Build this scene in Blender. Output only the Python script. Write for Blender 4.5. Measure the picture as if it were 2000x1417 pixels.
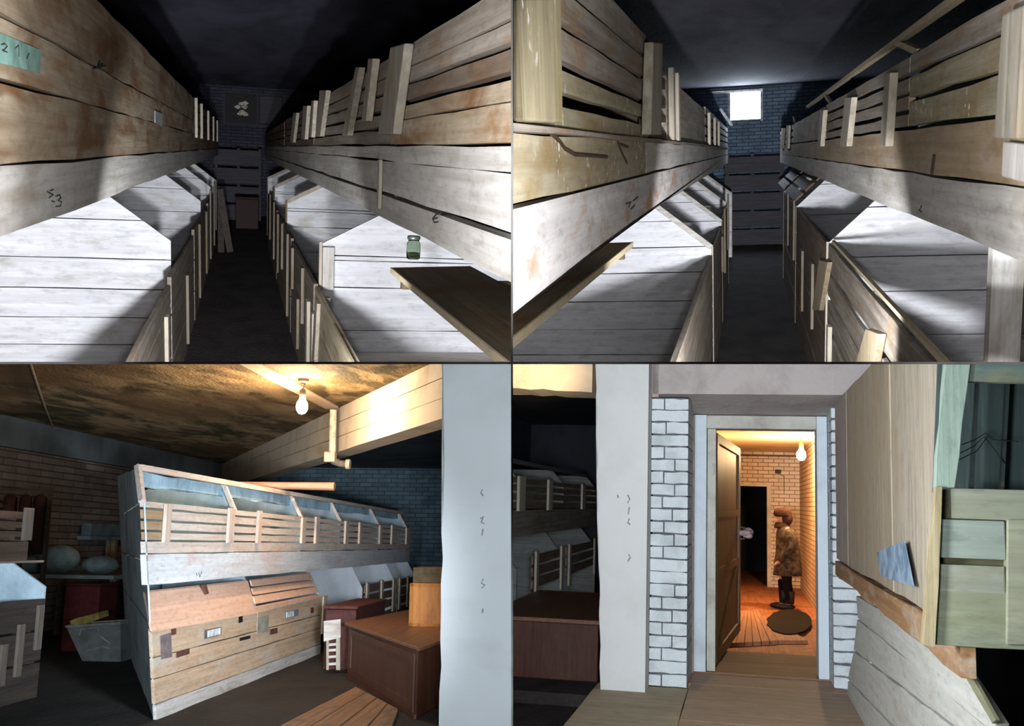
import bpy, bmesh, math, random
from mathutils import Vector, Matrix
scn = bpy.context.scene
C = scn.collection
for o in list(bpy.data.objects): bpy.data.objects.remove(o)

# ------------------------------------------------------------ camera, world, exposure
F = 2000.0
cam = bpy.data.cameras.new('camera'); cam.sensor_width = 36; cam.lens = 36.0; cam.clip_end = 200; cam.clip_start = 0.05
co = bpy.data.objects.new('camera', cam); C.objects.link(co)
co.location = (0, 0, 0); co.rotation_euler = (math.pi/2, 0, 0)
scn.camera = co
w = bpy.data.worlds.new('world'); scn.world = w; w.use_nodes = True
w.node_tree.nodes['Background'].inputs[0].default_value = (0.45, 0.5, 0.6, 1)
w.node_tree.nodes['Background'].inputs[1].default_value = 0.015
scn.view_settings.view_transform = 'Standard'; scn.view_settings.look = 'None'
scn.view_settings.exposure = 0; scn.view_settings.gamma = 1; scn.view_settings.use_curve_mapping = False
R = random.Random(7)

# ------------------------------------------------------------ rooms (each a rigidly turned frame, origin at eye point)
class Room:
    def __init__(s, vx, vy, sx, sz):
        ry = Vector(((vx-1000)/F, 1, -(vy-708.5)/F)).normalized()
        rx = ry.cross(Vector((0, 0, 1))).normalized(); rz = rx.cross(ry)
        s.M = Matrix((rx, ry, rz)).transposed()
        s.M4 = s.M.to_4x4(); s.sx = sx; s.sz = sz
    def ray(s, px, py):
        return s.M.transposed() @ Vector(((px-1000)/F, 1, -(py-708.5)/F))
    def P(s, px, py, x=None, y=None, z=None):
        d = s.ray(px, py)
        t = x/d.x if x is not None else (y/d.y if y is not None else z/d.z)
        return d*t
    def V(s, px, py, p0, n):
        d = s.ray(px, py); return d*(Vector(p0).dot(n)/d.dot(n))
    def W(s, p): return s.M @ Vector(p)
TL = Room(472, 286, -1, 1); TR = Room(1462, 292, 1, 1)
BL = Room(1150, 1065, -1, -1); BR = Room(1450, 985, 1, -1)

def spot(name, room, loc, aim, power, col, ang=80, blend=.6, rad=.03, lin='Constant'):
    l = bpy.data.lights.new(name, 'SPOT'); l.energy = power; l.color = col
    l.spot_size = math.radians(ang); l.spot_blend = blend; l.shadow_soft_size = rad
    if lin:
        l.use_nodes = True; nt = l.node_tree; em = nt.nodes['Emission']
        fo = nt.nodes.new('ShaderNodeLightFalloff'); fo.inputs['Strength'].default_value = 1.0
        nt.links.new(fo.outputs[lin], em.inputs['Strength'])
    o = bpy.data.objects.new(name, l); C.objects.link(o)
    p = room.W(loc); q = room.W(aim); o.location = p
    o.rotation_euler = (q-p).to_track_quat('-Z', 'Y').to_euler(); return o
def area(name, room, loc, aim, power, col, size, spread=180, lin=False):
    l = bpy.data.lights.new(name, 'AREA'); l.energy = power; l.color = col; l.size = size; l.spread = math.radians(spread)
    if lin:
        l.use_nodes = True; nt = l.node_tree; em = nt.nodes['Emission']
        fo = nt.nodes.new('ShaderNodeLightFalloff'); fo.inputs['Strength'].default_value = 1.0
        nt.links.new(fo.outputs['Linear'], em.inputs['Strength'])
    o = bpy.data.objects.new(name, l); C.objects.link(o)
    p = room.W(loc); q = room.W(aim); o.location = p
    o.rotation_euler = (q-p).to_track_quat('-Z', 'Y').to_euler(); return o
def point(name, room, loc, power, col, rad):
    l = bpy.data.lights.new(name, 'POINT'); l.energy = power; l.color = col; l.shadow_soft_size = rad
    o = bpy.data.objects.new(name, l); C.objects.link(o); o.location = room.W(loc); return o
for RM, x_, y_, z_, ax, pw in ((TL, -.12, 3.4, -.60, -3.2, 225), (TL, .20, 3.6, -.68, 3.2, 125), (TR, .10, 3.9, -.76, -3.4, 250), (TR, .10, 3.6, -.655, 3.6, 220)):
    spot('torch_light', RM, (x_, y_, z_), (ax, 12, -1.0), pw, (.93, .95, 1.0), 74, .9, .04, 'Linear')
for RM, x_, z_ in ((TL, 0, -.1), (TR, .04, -.12)):
    for sg in (-1, 1): spot('near_board_fill', RM, (x_, 1.6, z_), (x_+sg*.62, 2.25, -.03), 76 if RM is TL else 80, (.96, .96, 1.0), 100, 1, .04, 'Linear')  # added fill spots brighten the nearest rack boards
area('window_light', TR, (-.08, 23.4, .8), (0, 10, -.2), 60, (.75, .87, 1.0), .7)
area('daylight_fill', BL, (-1.7, 1.9, -.35), (-3.0, 9, -.7), 18, (.70, .85, 1.0), .5, 150, True)
area('daylight_fill', BL, (-.25, 1.6, -.25), (-1.2, 9, -.7), 2.6, (.74, .87, 1.0), .4, 110, True)
area('daylight_fill', BL, (-.55, 4.4, -.25), (-3.6, 9.6, -.45), 11, (.80, .88, 1.0), .4, 50, True)  # extra fill added to brighten the rack front
area('daylight_fill', BR, (-.28, 1.75, -.12), (.35, 8, -.4), 15, (.84, .91, 1.0), .5, 150, True)
spot('beam_glow', BR, (-.32, 1.78, .02), (-1.55, 7.7, .98), 60, (1.0, .74, .46), 8, 1, .05)  # narrow added spot, stands in for an unseen bulb warming the beam
area('daylight_fill', BR, (-.60, 3.0, -.1), (.7, 5.6, 0), 38, (.88, .92, 1.0), .5, 150, True)  # extra fill added to brighten the right-hand planks

# ------------------------------------------------------------ materials
def s2l(c): return tuple(((v/255)/12.92 if v/255 <= .04045 else ((v/255+.055)/1.055)**2.4) for v in c)+(1,)
MC = {}
def base_mat(name):
    m = bpy.data.materials.new(name); m.use_nodes = True
    return m, m.node_tree, m.node_tree.nodes['Principled BSDF']
def N(nt, t, **k):
    n = nt.nodes.new(t)
    for a, v in k.items():
        if a in n.inputs: n.inputs[a].default_value = v
        else: setattr(n, a, v)
    return n
def mix(nt, fac, a, b):
    m = nt.nodes.new('ShaderNodeMix'); m.data_type = 'RGBA'
    for i, v in ((0, fac), (6, a), (7, b)):
        if isinstance(v, (tuple, float, int)): m.inputs[i].default_value = v
        else: nt.links.new(v, m.inputs[i])
    return m.outputs[2]
def ramp(nt, src, lo, hi, v0=0, v1=1):
    r = nt.nodes.new('ShaderNodeMapRange'); nt.links.new(src, r.inputs[0])
    r.inputs[1].default_value = lo; r.inputs[2].default_value = hi; r.inputs[3].default_value = v0; r.inputs[4].default_value = v1
    return r.outputs[0]
def wood(name, base, dark, stain=None, amt=.5, axis='y', stsc=1.4, rough=.75, specks=0, off=0, bump=.35):
    """weathered boards: grain along axis, slow stains, optional paint splashes"""
    if name in MC: return MC[name]
    m, nt, b = base_mat(name); L = nt.links
    tc = N(nt, 'ShaderNodeTexCoord')
    mp = N(nt, 'ShaderNodeMapping'); L.new(tc.outputs['Object'], mp.inputs[0])
    k = {'x': (1.2, 30, 30), 'y': (30, .8, 30), 'z': (30, 30, 1.2)}[axis]
    mp.inputs['Scale'].default_value = k; mp.inputs['Location'].default_value = (off, off*2, off)
    g = N(nt, 'ShaderNodeTexNoise', Scale=1.0, Detail=6.0, Roughness=.65); L.new(mp.outputs[0], g.inputs[0])
    col = mix(nt, ramp(nt, g.outputs[0], .35, .72), s2l(dark), s2l(base))
    mp2 = N(nt, 'ShaderNodeMapping'); L.new(tc.outputs['Object'], mp2.inputs[0])
    k2 = {'x': (.8, 2, 2.6), 'y': (2, 1.1, 4.2), 'z': (2.4, 2, .9)}[axis]
    mp2.inputs['Scale'].default_value = k2; mp2.inputs['Location'].default_value = (3+off, 1, 7)
    if stain:
        n2 = N(nt, 'ShaderNodeTexNoise', Scale=stsc, Detail=5.0, Roughness=.6, Distortion=.6); L.new(mp2.outputs[0], n2.inputs[0])
        lo = .62-.3*amt
        col = mix(nt, ramp(nt, n2.outputs[0], lo, lo+.17, 0, .9), col, s2l(stain))
    n3 = N(nt, 'ShaderNodeTexNoise', Scale=9.0, Detail=8.0, Roughness=.7); L.new(mp2.outputs[0], n3.inputs[0])
    col = mix(nt, ramp(nt, n3.outputs[0], .5, .8, 0, .55), col, s2l(tuple(v*.55 for v in dark)))
    if specks:
        n4 = N(nt, 'ShaderNodeTexNoise', Scale=24.0, Detail=3.0, Roughness=.6); L.new(tc.outputs['Object'], n4.inputs[0])
        n5 = N(nt, 'ShaderNodeTexNoise', Scale=3.0, Detail=2.0); L.new(tc.outputs['Object'], n5.inputs[0])
        mm = N(nt, 'ShaderNodeMath', operation='MULTIPLY'); L.new(ramp(nt, n4.outputs[0], .60, .64), mm.inputs[0]); L.new(ramp(nt, n5.outputs[0], .45, .6, 0, specks), mm.inputs[1])
        col = mix(nt, mm.outputs[0], col, s2l((235, 232, 225)))
    L.new(col, b.inputs['Base Color']); b.inputs['Roughness'].default_value = rough; b.inputs['Specular IOR Level'].default_value = .25
    bp = N(nt, 'ShaderNodeBump', Strength=bump, Distance=.01); L.new(g.outputs[0], bp.inputs['Height']); L.new(bp.outputs[0], b.inputs['Normal'])
    MC[name] = m; return m
def plaster(name, base, dirt, sc=1.5, lo=.42, hi=.68, rough=.9, bump=.4, stretch=(1, 1, 1), dirt2=None, det=8.0):
    if name in MC: return MC[name]
    m, nt, b = base_mat(name); L = nt.links
    tc = N(nt, 'ShaderNodeTexCoord'); mp = N(nt, 'ShaderNodeMapping'); L.new(tc.outputs['Object'], mp.inputs[0]); mp.inputs['Scale'].default_value = stretch
    n = N(nt, 'ShaderNodeTexNoise', Scale=sc, Detail=det, Roughness=.62, Distortion=.4); L.new(mp.outputs[0], n.inputs[0])
    col = mix(nt, ramp(nt, n.outputs[0], lo, hi), s2l(base), s2l(dirt))
    if dirt2:
        n3 = N(nt, 'ShaderNodeTexNoise', Scale=sc*.37, Detail=4.0); L.new(mp.outputs[0], n3.inputs[0])
        col = mix(nt, ramp(nt, n3.outputs[0], .45, .62), col, s2l(dirt2))
    n2 = N(nt, 'ShaderNodeTexNoise', Scale=sc*12, Detail=6.0); L.new(mp.outputs[0], n2.inputs[0])
    L.new(col, b.inputs['Base Color']); b.inputs['Roughness'].default_value = rough; b.inputs['Specular IOR Level'].default_value = .2
    bp = N(nt, 'ShaderNodeBump', Strength=bump, Distance=.02); L.new(n2.outputs[0], bp.inputs['Height']); L.new(bp.outputs[0], b.inputs['Normal'])
    MC[name] = m; return m
def brick(name, c1, c2, mortar, plane='y', scale=1.0, bw=.26, bh=.078, dirt=None):
    if name in MC: return MC[name]
    m, nt, b = base_mat(name); L = nt.links
    tc = N(nt, 'ShaderNodeTexCoord'); sp = N(nt, 'ShaderNodeSeparateXYZ'); L.new(tc.outputs['Object'], sp.inputs[0])
    cb = N(nt, 'ShaderNodeCombineXYZ'); L.new(sp.outputs['X' if plane == 'y' else 'Y'], cb.inputs[0]); L.new(sp.outputs['Z'], cb.inputs[1])
    br = N(nt, 'ShaderNodeTexBrick', Scale=scale); L.new(cb.outputs[0], br.inputs[0])
    br.inputs['Color1'].default_value = s2l(c1); br.inputs['Color2'].default_value = s2l(c2); br.inputs['Mortar'].default_value = s2l(mortar)
    br.inputs['Brick Width'].default_value = bw; br.inputs['Row Height'].default_value = bh; br.inputs['Mortar Size'].default_value = .009; br.inputs['Mortar Smooth'].default_value = .4
    n = N(nt, 'ShaderNodeTexNoise', Scale=2.2, Detail=7.0, Roughness=.65); L.new(tc.outputs['Object'], n.inputs[0])
    col = mix(nt, ramp(nt, n.outputs[0], .45, .75, 0, .7), br.outputs[0], s2l(dirt or mortar))
    L.new(col, b.inputs['Base Color']); b.inputs['Roughness'].default_value = .92; b.inputs['Specular IOR Level'].default_value = .2
    bp = N(nt, 'ShaderNodeBump', Strength=.8, Distance=.015); bp.invert = True; L.new(br.outputs['Fac'], bp.inputs['Height']); L.new(bp.outputs[0], b.inputs['Normal'])
    MC[name] = m; return m
def flat(name, c, rough=.7, metal=0, emit=0, ecol=None):
    if name in MC: return MC[name]
    m, nt, b = base_mat(name)
    n = N(nt, 'ShaderNodeTexNoise', Scale=14.0, Detail=4.0); tc = N(nt, 'ShaderNodeTexCoord'); nt.links.new(tc.outputs['Object'], n.inputs[0])
    nt.links.new(mix(nt, ramp(nt, n.outputs[0], .35, .7), s2l(c), s2l(tuple(v*.72 for v in c))), b.inputs['Base Color'])
    b.inputs['Roughness'].default_value = rough; b.inputs['Metallic'].default_value = metal; b.inputs['Specular IOR Level'].default_value = .1 if rough > .8 else .35
    if emit: b.inputs['Emission Color'].default_value = s2l(ecol or c); b.inputs['Emission Strength'].default_value = emit
    MC[name] = m; return m
def glass(name, c):
    if name in MC: return MC[name]
    m, nt, b = base_mat(name); b.inputs['Base Color'].default_value = s2l(c); b.inputs['Roughness'].default_value = .05
    b.inputs['Transmission Weight'].default_value = 1.0; b.inputs['IOR'].default_value = 1.45; MC[name] = m; return m

WHITE = dict(base=(205, 203, 198), dark=(168, 163, 155))
def w_white(ax, n=0): return wood('whitewashed_board_%s%d' % (ax, n), stain=(150, 140, 122), amt=.25, axis=ax, off=n*3.1, **WHITE)
def w_panel(n=0): return wood('whitewashed_panel%d' % n, (226, 226, 230), (198, 198, 202), (176, 172, 162), .2, 'x', 2.2, off=n*2.3)
W_STAIN = wood('water_stained_board', (186, 174, 154), (150, 132, 106), (132, 92, 52), .5, 'y', 1.7, off=2)
W_STAIN2 = wood('water_stained_board_brown', (178, 164, 142), (140, 122, 98), (120, 84, 50), .5, 'y', 1.5, off=9)
W_GREY = wood('weathered_grey_slat', (168, 160, 148), (122, 112, 100), (140, 112, 82), .35, 'y', 2.0)
W_GREYB = wood('brown_grey_slat', (132, 118, 102), (92, 80, 68), (110, 80, 54), .5, 'y', 2.0, off=4)
W_MOTT = wood('paint_splashed_board', (172, 164, 140), (138, 128, 102), (140, 120, 82), .5, 'y', 2.0, specks=.9, off=5)
W_MOTTZ = wood('paint_splashed_post', (158, 150, 122), (128, 118, 92), (128, 112, 66), .5, 'z', 2.0, specks=.8, off=6)
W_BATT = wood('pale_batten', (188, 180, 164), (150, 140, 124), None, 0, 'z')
W_BATTD = wood('dark_batten', (138, 128, 114), (98, 90, 78), (112, 96, 74), .4, 'z', off=3)  # darker copy of the pale batten, used deeper in the aisles
W_POST = wood('grey_post', (168, 162, 148), (134, 128, 114), (140, 124, 100), .3, 'z')
W_RAIL = wood('dirty_lower_board', (158, 150, 138), (108, 98, 88), (120, 104, 84), .45, 'y', 2.4, off=8)
W_DARK = wood('dark_brown_plank', (104, 92, 70), (74, 64, 48), (90, 62, 36), .4, 'y')
W_EDGE = wood('sawn_edge', (190, 178, 150), (160, 146, 118), None, 0, 'y')
DARKCEIL = plaster('dark_ceiling', (104, 104, 122), (66, 66, 80), 1.2, stretch=(1, .25, 1))  # dark blue-grey tones mottled by stretched noise
DARKCEIL2 = plaster('dark_ceiling_grey', (98, 96, 108), (62, 60, 70), 1.4, stretch=(1, .3, 1))  # greyer version of the mottled dark ceiling
DIRT = plaster('dirt_floor', (58, 52, 50), (34, 30, 30), 3.0, bump=1.0, stretch=(1, .5, 1))
DARKBRICK = brick('dark_brick', (60, 60, 72), (50, 50, 62), (32, 32, 40))  # brick kept dark, far-end gloom put into its colour
BLUEBRICK = brick('blue_grey_brick', (92, 108, 124), (76, 92, 108), (48, 56, 68))
INK = flat('dark_ink', (60, 60, 70)); PART = flat('partition_paint', (150, 148, 142))

# ------------------------------------------------------------ geometry
class Geo:
    def __init__(s): s.v = []; s.f = []
    def add(s, vs, fs):
        k = len(s.v); s.v += [Vector(v) for v in vs]; s.f += [tuple(i+k for i in f) for f in fs]; return s
    def prism(s, pts, vec):
        pts = [Vector(p) for p in pts]; vec = Vector(vec); n = len(pts)
        return s.add(pts+[p+vec for p in pts], [tuple(range(n))[::-1], tuple(range(n, 2*n))]+[(i, (i+1) % n, n+(i+1) % n, n+i) for i in range(n)])
    def box(s, a, b):
        x0, y0, z0 = a; x1, y1, z1 = b
        return s.prism([(x0, y0, z0), (x1, y0, z0), (x1, y1, z0), (x0, y1, z0)], (0, 0, z1-z0))
    def bar(s, p, q, w, h, up=(0, 0, 1)):
        p = Vector(p); q = Vector(q); d = (q-p).normalized(); u = Vector(up)
        sd = d.cross(u).normalized(); u = sd.cross(d)
        a = [p+sd*w/2+u*h/2, p-sd*w/2+u*h/2, p-sd*w/2-u*h/2, p+sd*w/2-u*h/2]
        return s.prism(a, q-p)
    def tube(s, pts, r, n=8):
        pts = [Vector(p) for p in pts]; rings = []
        for i, p in enumerate(pts):
            d = (pts[min(i+1, len(pts)-1)]-pts[max(i-1, 0)]).normalized()
            a = d.cross(Vector((0, 0, 1)));
            if a.length < .1: a = d.cross(Vector((1, 0, 0)))
            a.normalize(); b = d.cross(a); rr = r[i] if isinstance(r, (list, tuple)) else r
            rings.append([p+(a*math.cos(t*2*math.pi/n)+b*math.sin(t*2*math.pi/n))*rr for t in range(n)])
        vs = [v for ring in rings for v in ring]; fs = []
        for i in range(len(pts)-1):
            for t in range(n): fs.append((i*n+t, i*n+(t+1) % n, (i+1)*n+(t+1) % n, (i+1)*n+t))
        fs += [tuple(range(n))[::-1], tuple(range((len(pts)-1)*n, len(pts)*n))]
        return s.add(vs, fs)
    def lathe(s, c, prof, n=20, sx=1, sy=1):
        c = Vector(c); vs = []; fs = []; m = len(prof)
        for r, z in prof:
            for t in range(n): a = t*2*math.pi/n; vs.append(c+Vector((r*sx*math.cos(a), r*sy*math.sin(a), z)))
        for i in range(m-1):
            for t in range(n): fs.append((i*n+t, i*n+(t+1) % n, (i+1)*n+(t+1) % n, (i+1)*n+t))
        fs += [tuple(range(n))[::-1], tuple(range((m-1)*n, m*n))]
        return s.add(vs, fs)
    def blob(s, c, rx, ry, rz, n=18, m=12, amp=0, seed=1):
        rr = random.Random(seed); c = Vector(c); prof = []
        vs = []; fs = []
        for i in range(m+1):
            ph = -math.pi/2+math.pi*i/m
            for t in range(n):
                a = t*2*math.pi/n; k = 1+amp*(math.sin(3*a+seed)+math.sin(5*a+2*ph*2+seed*2)*.7+rr.uniform(-.4, .4))
                vs.append(c+Vector((rx*k*math.cos(ph)*math.cos(a), ry*k*math.cos(ph)*math.sin(a), rz*(1+amp*math.sin(4*a+seed))*math.sin(ph))))
        for i in range(m):
            for t in range(n): fs.append((i*n+t, i*n+(t+1) % n, (i+1)*n+(t+1) % n, (i+1)*n+t))
        return s.add(vs, fs)
def rough(pts, vec, seg=.3, amp=.004, rnd=R):
    vec = Vector(vec).normalized(); out = []
    pts = [Vector(p) for p in pts]
    for i, p in enumerate(pts):
        q = pts[(i+1) % len(pts)]; L = (q-p).length; n = min(40, max(1, int(L/seg)))
        for k in range(n):
            a = p.lerp(q, k/n)
            if k: 
                j = Vector([rnd.uniform(-amp, amp) for _ in range(3)]); a = a+(j-vec*j.dot(vec))
            out.append(a)
    return out
def band(poly, lo, hi):
    """convex polygon clipped to lo<=z<=hi"""
    def cut(pg, c, sgn):
        out = []
        for i, p in enumerate(pg):
            q = pg[(i+1) % len(pg)]; a = (p.z-c)*sgn; b = (q.z-c)*sgn
            if a >= 0: out.append(p)
            if (a >= 0) != (b >= 0): out.append(p.lerp(q, a/(a-b)))
        return out
    r = cut([Vector(p) for p in poly], lo, 1)
    return cut(r, hi, -1) if len(r) > 2 else []
def planks(g, poly, seams, vec, gap=.008, amp=.004, seg=.3):
    zs = [p[2] for p in poly]; ed = [min(zs)-1]+sorted(seams)+[max(zs)+1]
    for i in range(len(ed)-1):
        b = band(poly, ed[i]+gap/2, ed[i+1]-gap/2)
        if len(b) > 2: g.prism(rough(b, vec, seg, amp), vec)
    return g
def build(name, g, mat, room, parent=None, base=(0, 0, 0), clip=True, smooth=False, bev=0):
    bm = bmesh.new(); base = Vector(base)
    vs = [bm.verts.new(v) for v in g.v]
    for f in g.f:
        try: bm.faces.new([vs[i] for i in f])
        except ValueError: pass
    if not smooth: bmesh.ops.triangulate(bm, faces=[f for f in bm.faces if len(f.verts) > 4])
    bmesh.ops.recalc_face_normals(bm, faces=bm.faces)
    if clip and room:
        Mi = room.M.transposed()
        for n, off in ((Vector((room.sx, 0, 0)), .002), (Vector((0, 0, room.sz)), .004)):
            nl = Mi @ n; co_ = nl*off
            if any((v.co-co_).dot(nl) < 0 for v in bm.verts):
                r = bmesh.ops.bisect_plane(bm, geom=bm.verts[:]+bm.edges[:]+bm.faces[:], plane_co=co_, plane_no=nl, clear_inner=True)
                ed = [e for e in r['geom_cut'] if isinstance(e, bmesh.types.BMEdge)]
                if ed: bmesh.ops.holes_fill(bm, edges=[e for e in bm.edges if e.is_boundary])
    if not bm.faces: bm.free(); return None
    if smooth:
        for f in bm.faces: f.smooth = True
    for v in bm.verts: v.co -= base
    me = bpy.data.meshes.new(name); bm.to_mesh(me); bm.free(); me.materials.append(mat)
    o = bpy.data.objects.new(name, me); C.objects.link(o)
    if parent: o.parent = parent
    elif room: o.matrix_world = room.M4 @ Matrix.Translation(base)
    if bev:
        b = o.modifiers.new('bevel', 'BEVEL'); b.width = bev; b.segments = 2; b.limit_method = 'ANGLE'
    return o
class Thing:
    def __init__(s, room, name, label, cat, base, group=None):
        s.room = room; s.base = Vector(base)
        o = bpy.data.objects.new(name, None); C.objects.link(o); o.empty_display_size = .1
        o.matrix_world = room.M4 @ Matrix.Translation(s.base)
        o['label'] = label; o['category'] = cat
        if group: o['group'] = group
        s.o = o
    def part(s, name, g, mat, label=None, parent=None, **k):
        p = build(name, g, mat, s.room, parent or s.o, s.base, **k)
        if p is not None and label: p['label'] = label
        return p
def single(room, name, g, mat, label, cat, base, group=None, **k):
    o = build(name, g, mat, room, None, base, **k)
    if o: 
        o['label'] = label; o['category'] = cat
        if group: o['group'] = group
    return o
def struct(room, name, g, mat, parent=None, **k):
    o = build(name, g, mat, room, parent, (0, 0, 0), **k)
    if o and not parent: o['kind'] = 'structure'
    return o
def copy_thing(t, room, delta, label=None, scale=None):
    """copy a thing and its parts"""
    src = t.o if isinstance(t, Thing) else t
    r = src.copy(); C.objects.link(r); r.matrix_world = room.M4 @ Matrix.Translation(delta) @ (Matrix.Diagonal(scale+(1,)) if scale else Matrix())
    if label: r['label'] = label
    for ch in list(src.children):
        c = ch.copy(); C.objects.link(c); c.parent = r
        for g in ch.children: d = g.copy(); C.objects.link(d); d.parent = c
    return r

# ------------------------------------------------------------ added thin walls: part the four rooms and block light between them
def plainbox(name, a, b, mat):
    g = Geo().box(a, b); o = build(name, g, mat, None, clip=False); o['kind'] = 'structure'; return o
plainbox('partition_wall', (-.0016, 1.75, -13), (.0016, 34, 13), PART)
plainbox('partition_slab', (-20, 1.75, -.002), (-.002, 34, .002), PART)
plainbox('partition_slab', (.002, 1.75, -.002), (20, 34, .002), PART)

def shell(room, x0, x1, y0, y1, z0, z1, mfloor, mceil, mwall, mback, names=('left', 'right', 'back')):
    t = .12
    struct(room, 'floor', Geo().box((x0-t, y0, z0-t), (x1+t, y1+t, z0)), mfloor)
    struct(room, 'ceiling', Geo().box((x0-t, y0, z1), (x1+t, y1+t, z1+t)), mceil)
    struct(room, 'wall_left', Geo().box((x0-t, y0, z0), (x0, y1, z1)), mwall)
    struct(room, 'wall_right', Geo().box((x1, y0, z0), (x1+t, y1, z1)), mwall)
    if mback: struct(room, 'wall_back', Geo().box((x0, y1, z0), (x1, y1+t, z1)), mback)

def rect_x(x, y0, y1, z0, z1): return [(x, y0, z0), (x, y1, z0), (x, y1, z1), (x, y0, z1)]
def side_board(T, name, mat, x, y0, y1, z0, z1, th, label=None, amp=.004, seg=.35, near=None):
    """board lying in a plane x=const, th grows away from the aisle"""
    p = rect_x(x, y0, y1, z0, z1)
    if near: p = [(x, a, b) for a, b in near]
    return T.part(name, Geo().prism(rough(p, (1, 0, 0), seg, amp), (th, 0, 0)), mat, label)
def batten(T, x, y, z0, z1, w, th, mat=W_BATT, lean=0, name='batten', label=None):
    g = Geo().prism([(x, y-w/2, z0), (x, y+w/2, z0), (x, y+w/2+lean, z1), (x, y-w/2+lean, z1)], (th, 0, 0))
    return T.part(name, g, mat, label, bev=.004)
def mark(T, strokes, r, mat=INK, name='handwritten_mark', parent=None, **pl):
    g = Geo()
    for st in strokes: g.tube([T.room.P(a, b, **pl) for a, b in st], r, 5)
    return T.part(name, g, mat, parent=parent)
def divider(T, y, xf, zc, xt, zt, xb, zb, seams, mat, edge=None, th=.03):
    """upright plank partition across a bin with its front top corner cut away"""
    poly = [(xf, y, zb), (xf, y, zc), (xt, y, zt), (xb, y, zt), (xb, y, zb)]
    g = planks(Geo(), poly, seams, (0, th, 0), gap=.007, amp=.003)
    p = T.part('divider_panel', g, mat)
    if edge:
        T.part('edge_strip', Geo().bar((xf, y-.012, zc), (xt, y-.012, zt), .022, .045, up=(0, 0, 1)), edge, bev=.003)
    return p
def panel(T, x, y0, y1, zt, zb, seams, mat, th, gap=.014, battens=(), bmat=W_BATT, bth=.024, drop=0):
    """front panel of a bin: boards along the aisle nailed to upright battens"""
    sg = 1 if th > 0 else -1
    ed = [zb]+sorted(seams)+[zt]
    for i in range(len(ed)-1):
        p = [(x, y0, ed[i]+gap/2), (x, y1, ed[i]+gap/2), (x, y1, ed[i+1]-gap/2+drop), (x, y0, ed[i+1]-gap/2)]
        T.part('board', Geo().prism(rough(p, (1, 0, 0), .4, .006), (th, 0, 0)), mat, bev=.003)
    for by, z1, z0, wd, ln in battens:
        batten(T, x-sg*bth, by, z0, z1, wd, sg*bth*.98, bmat if by < 7.2 else W_BATTD, ln)

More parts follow.
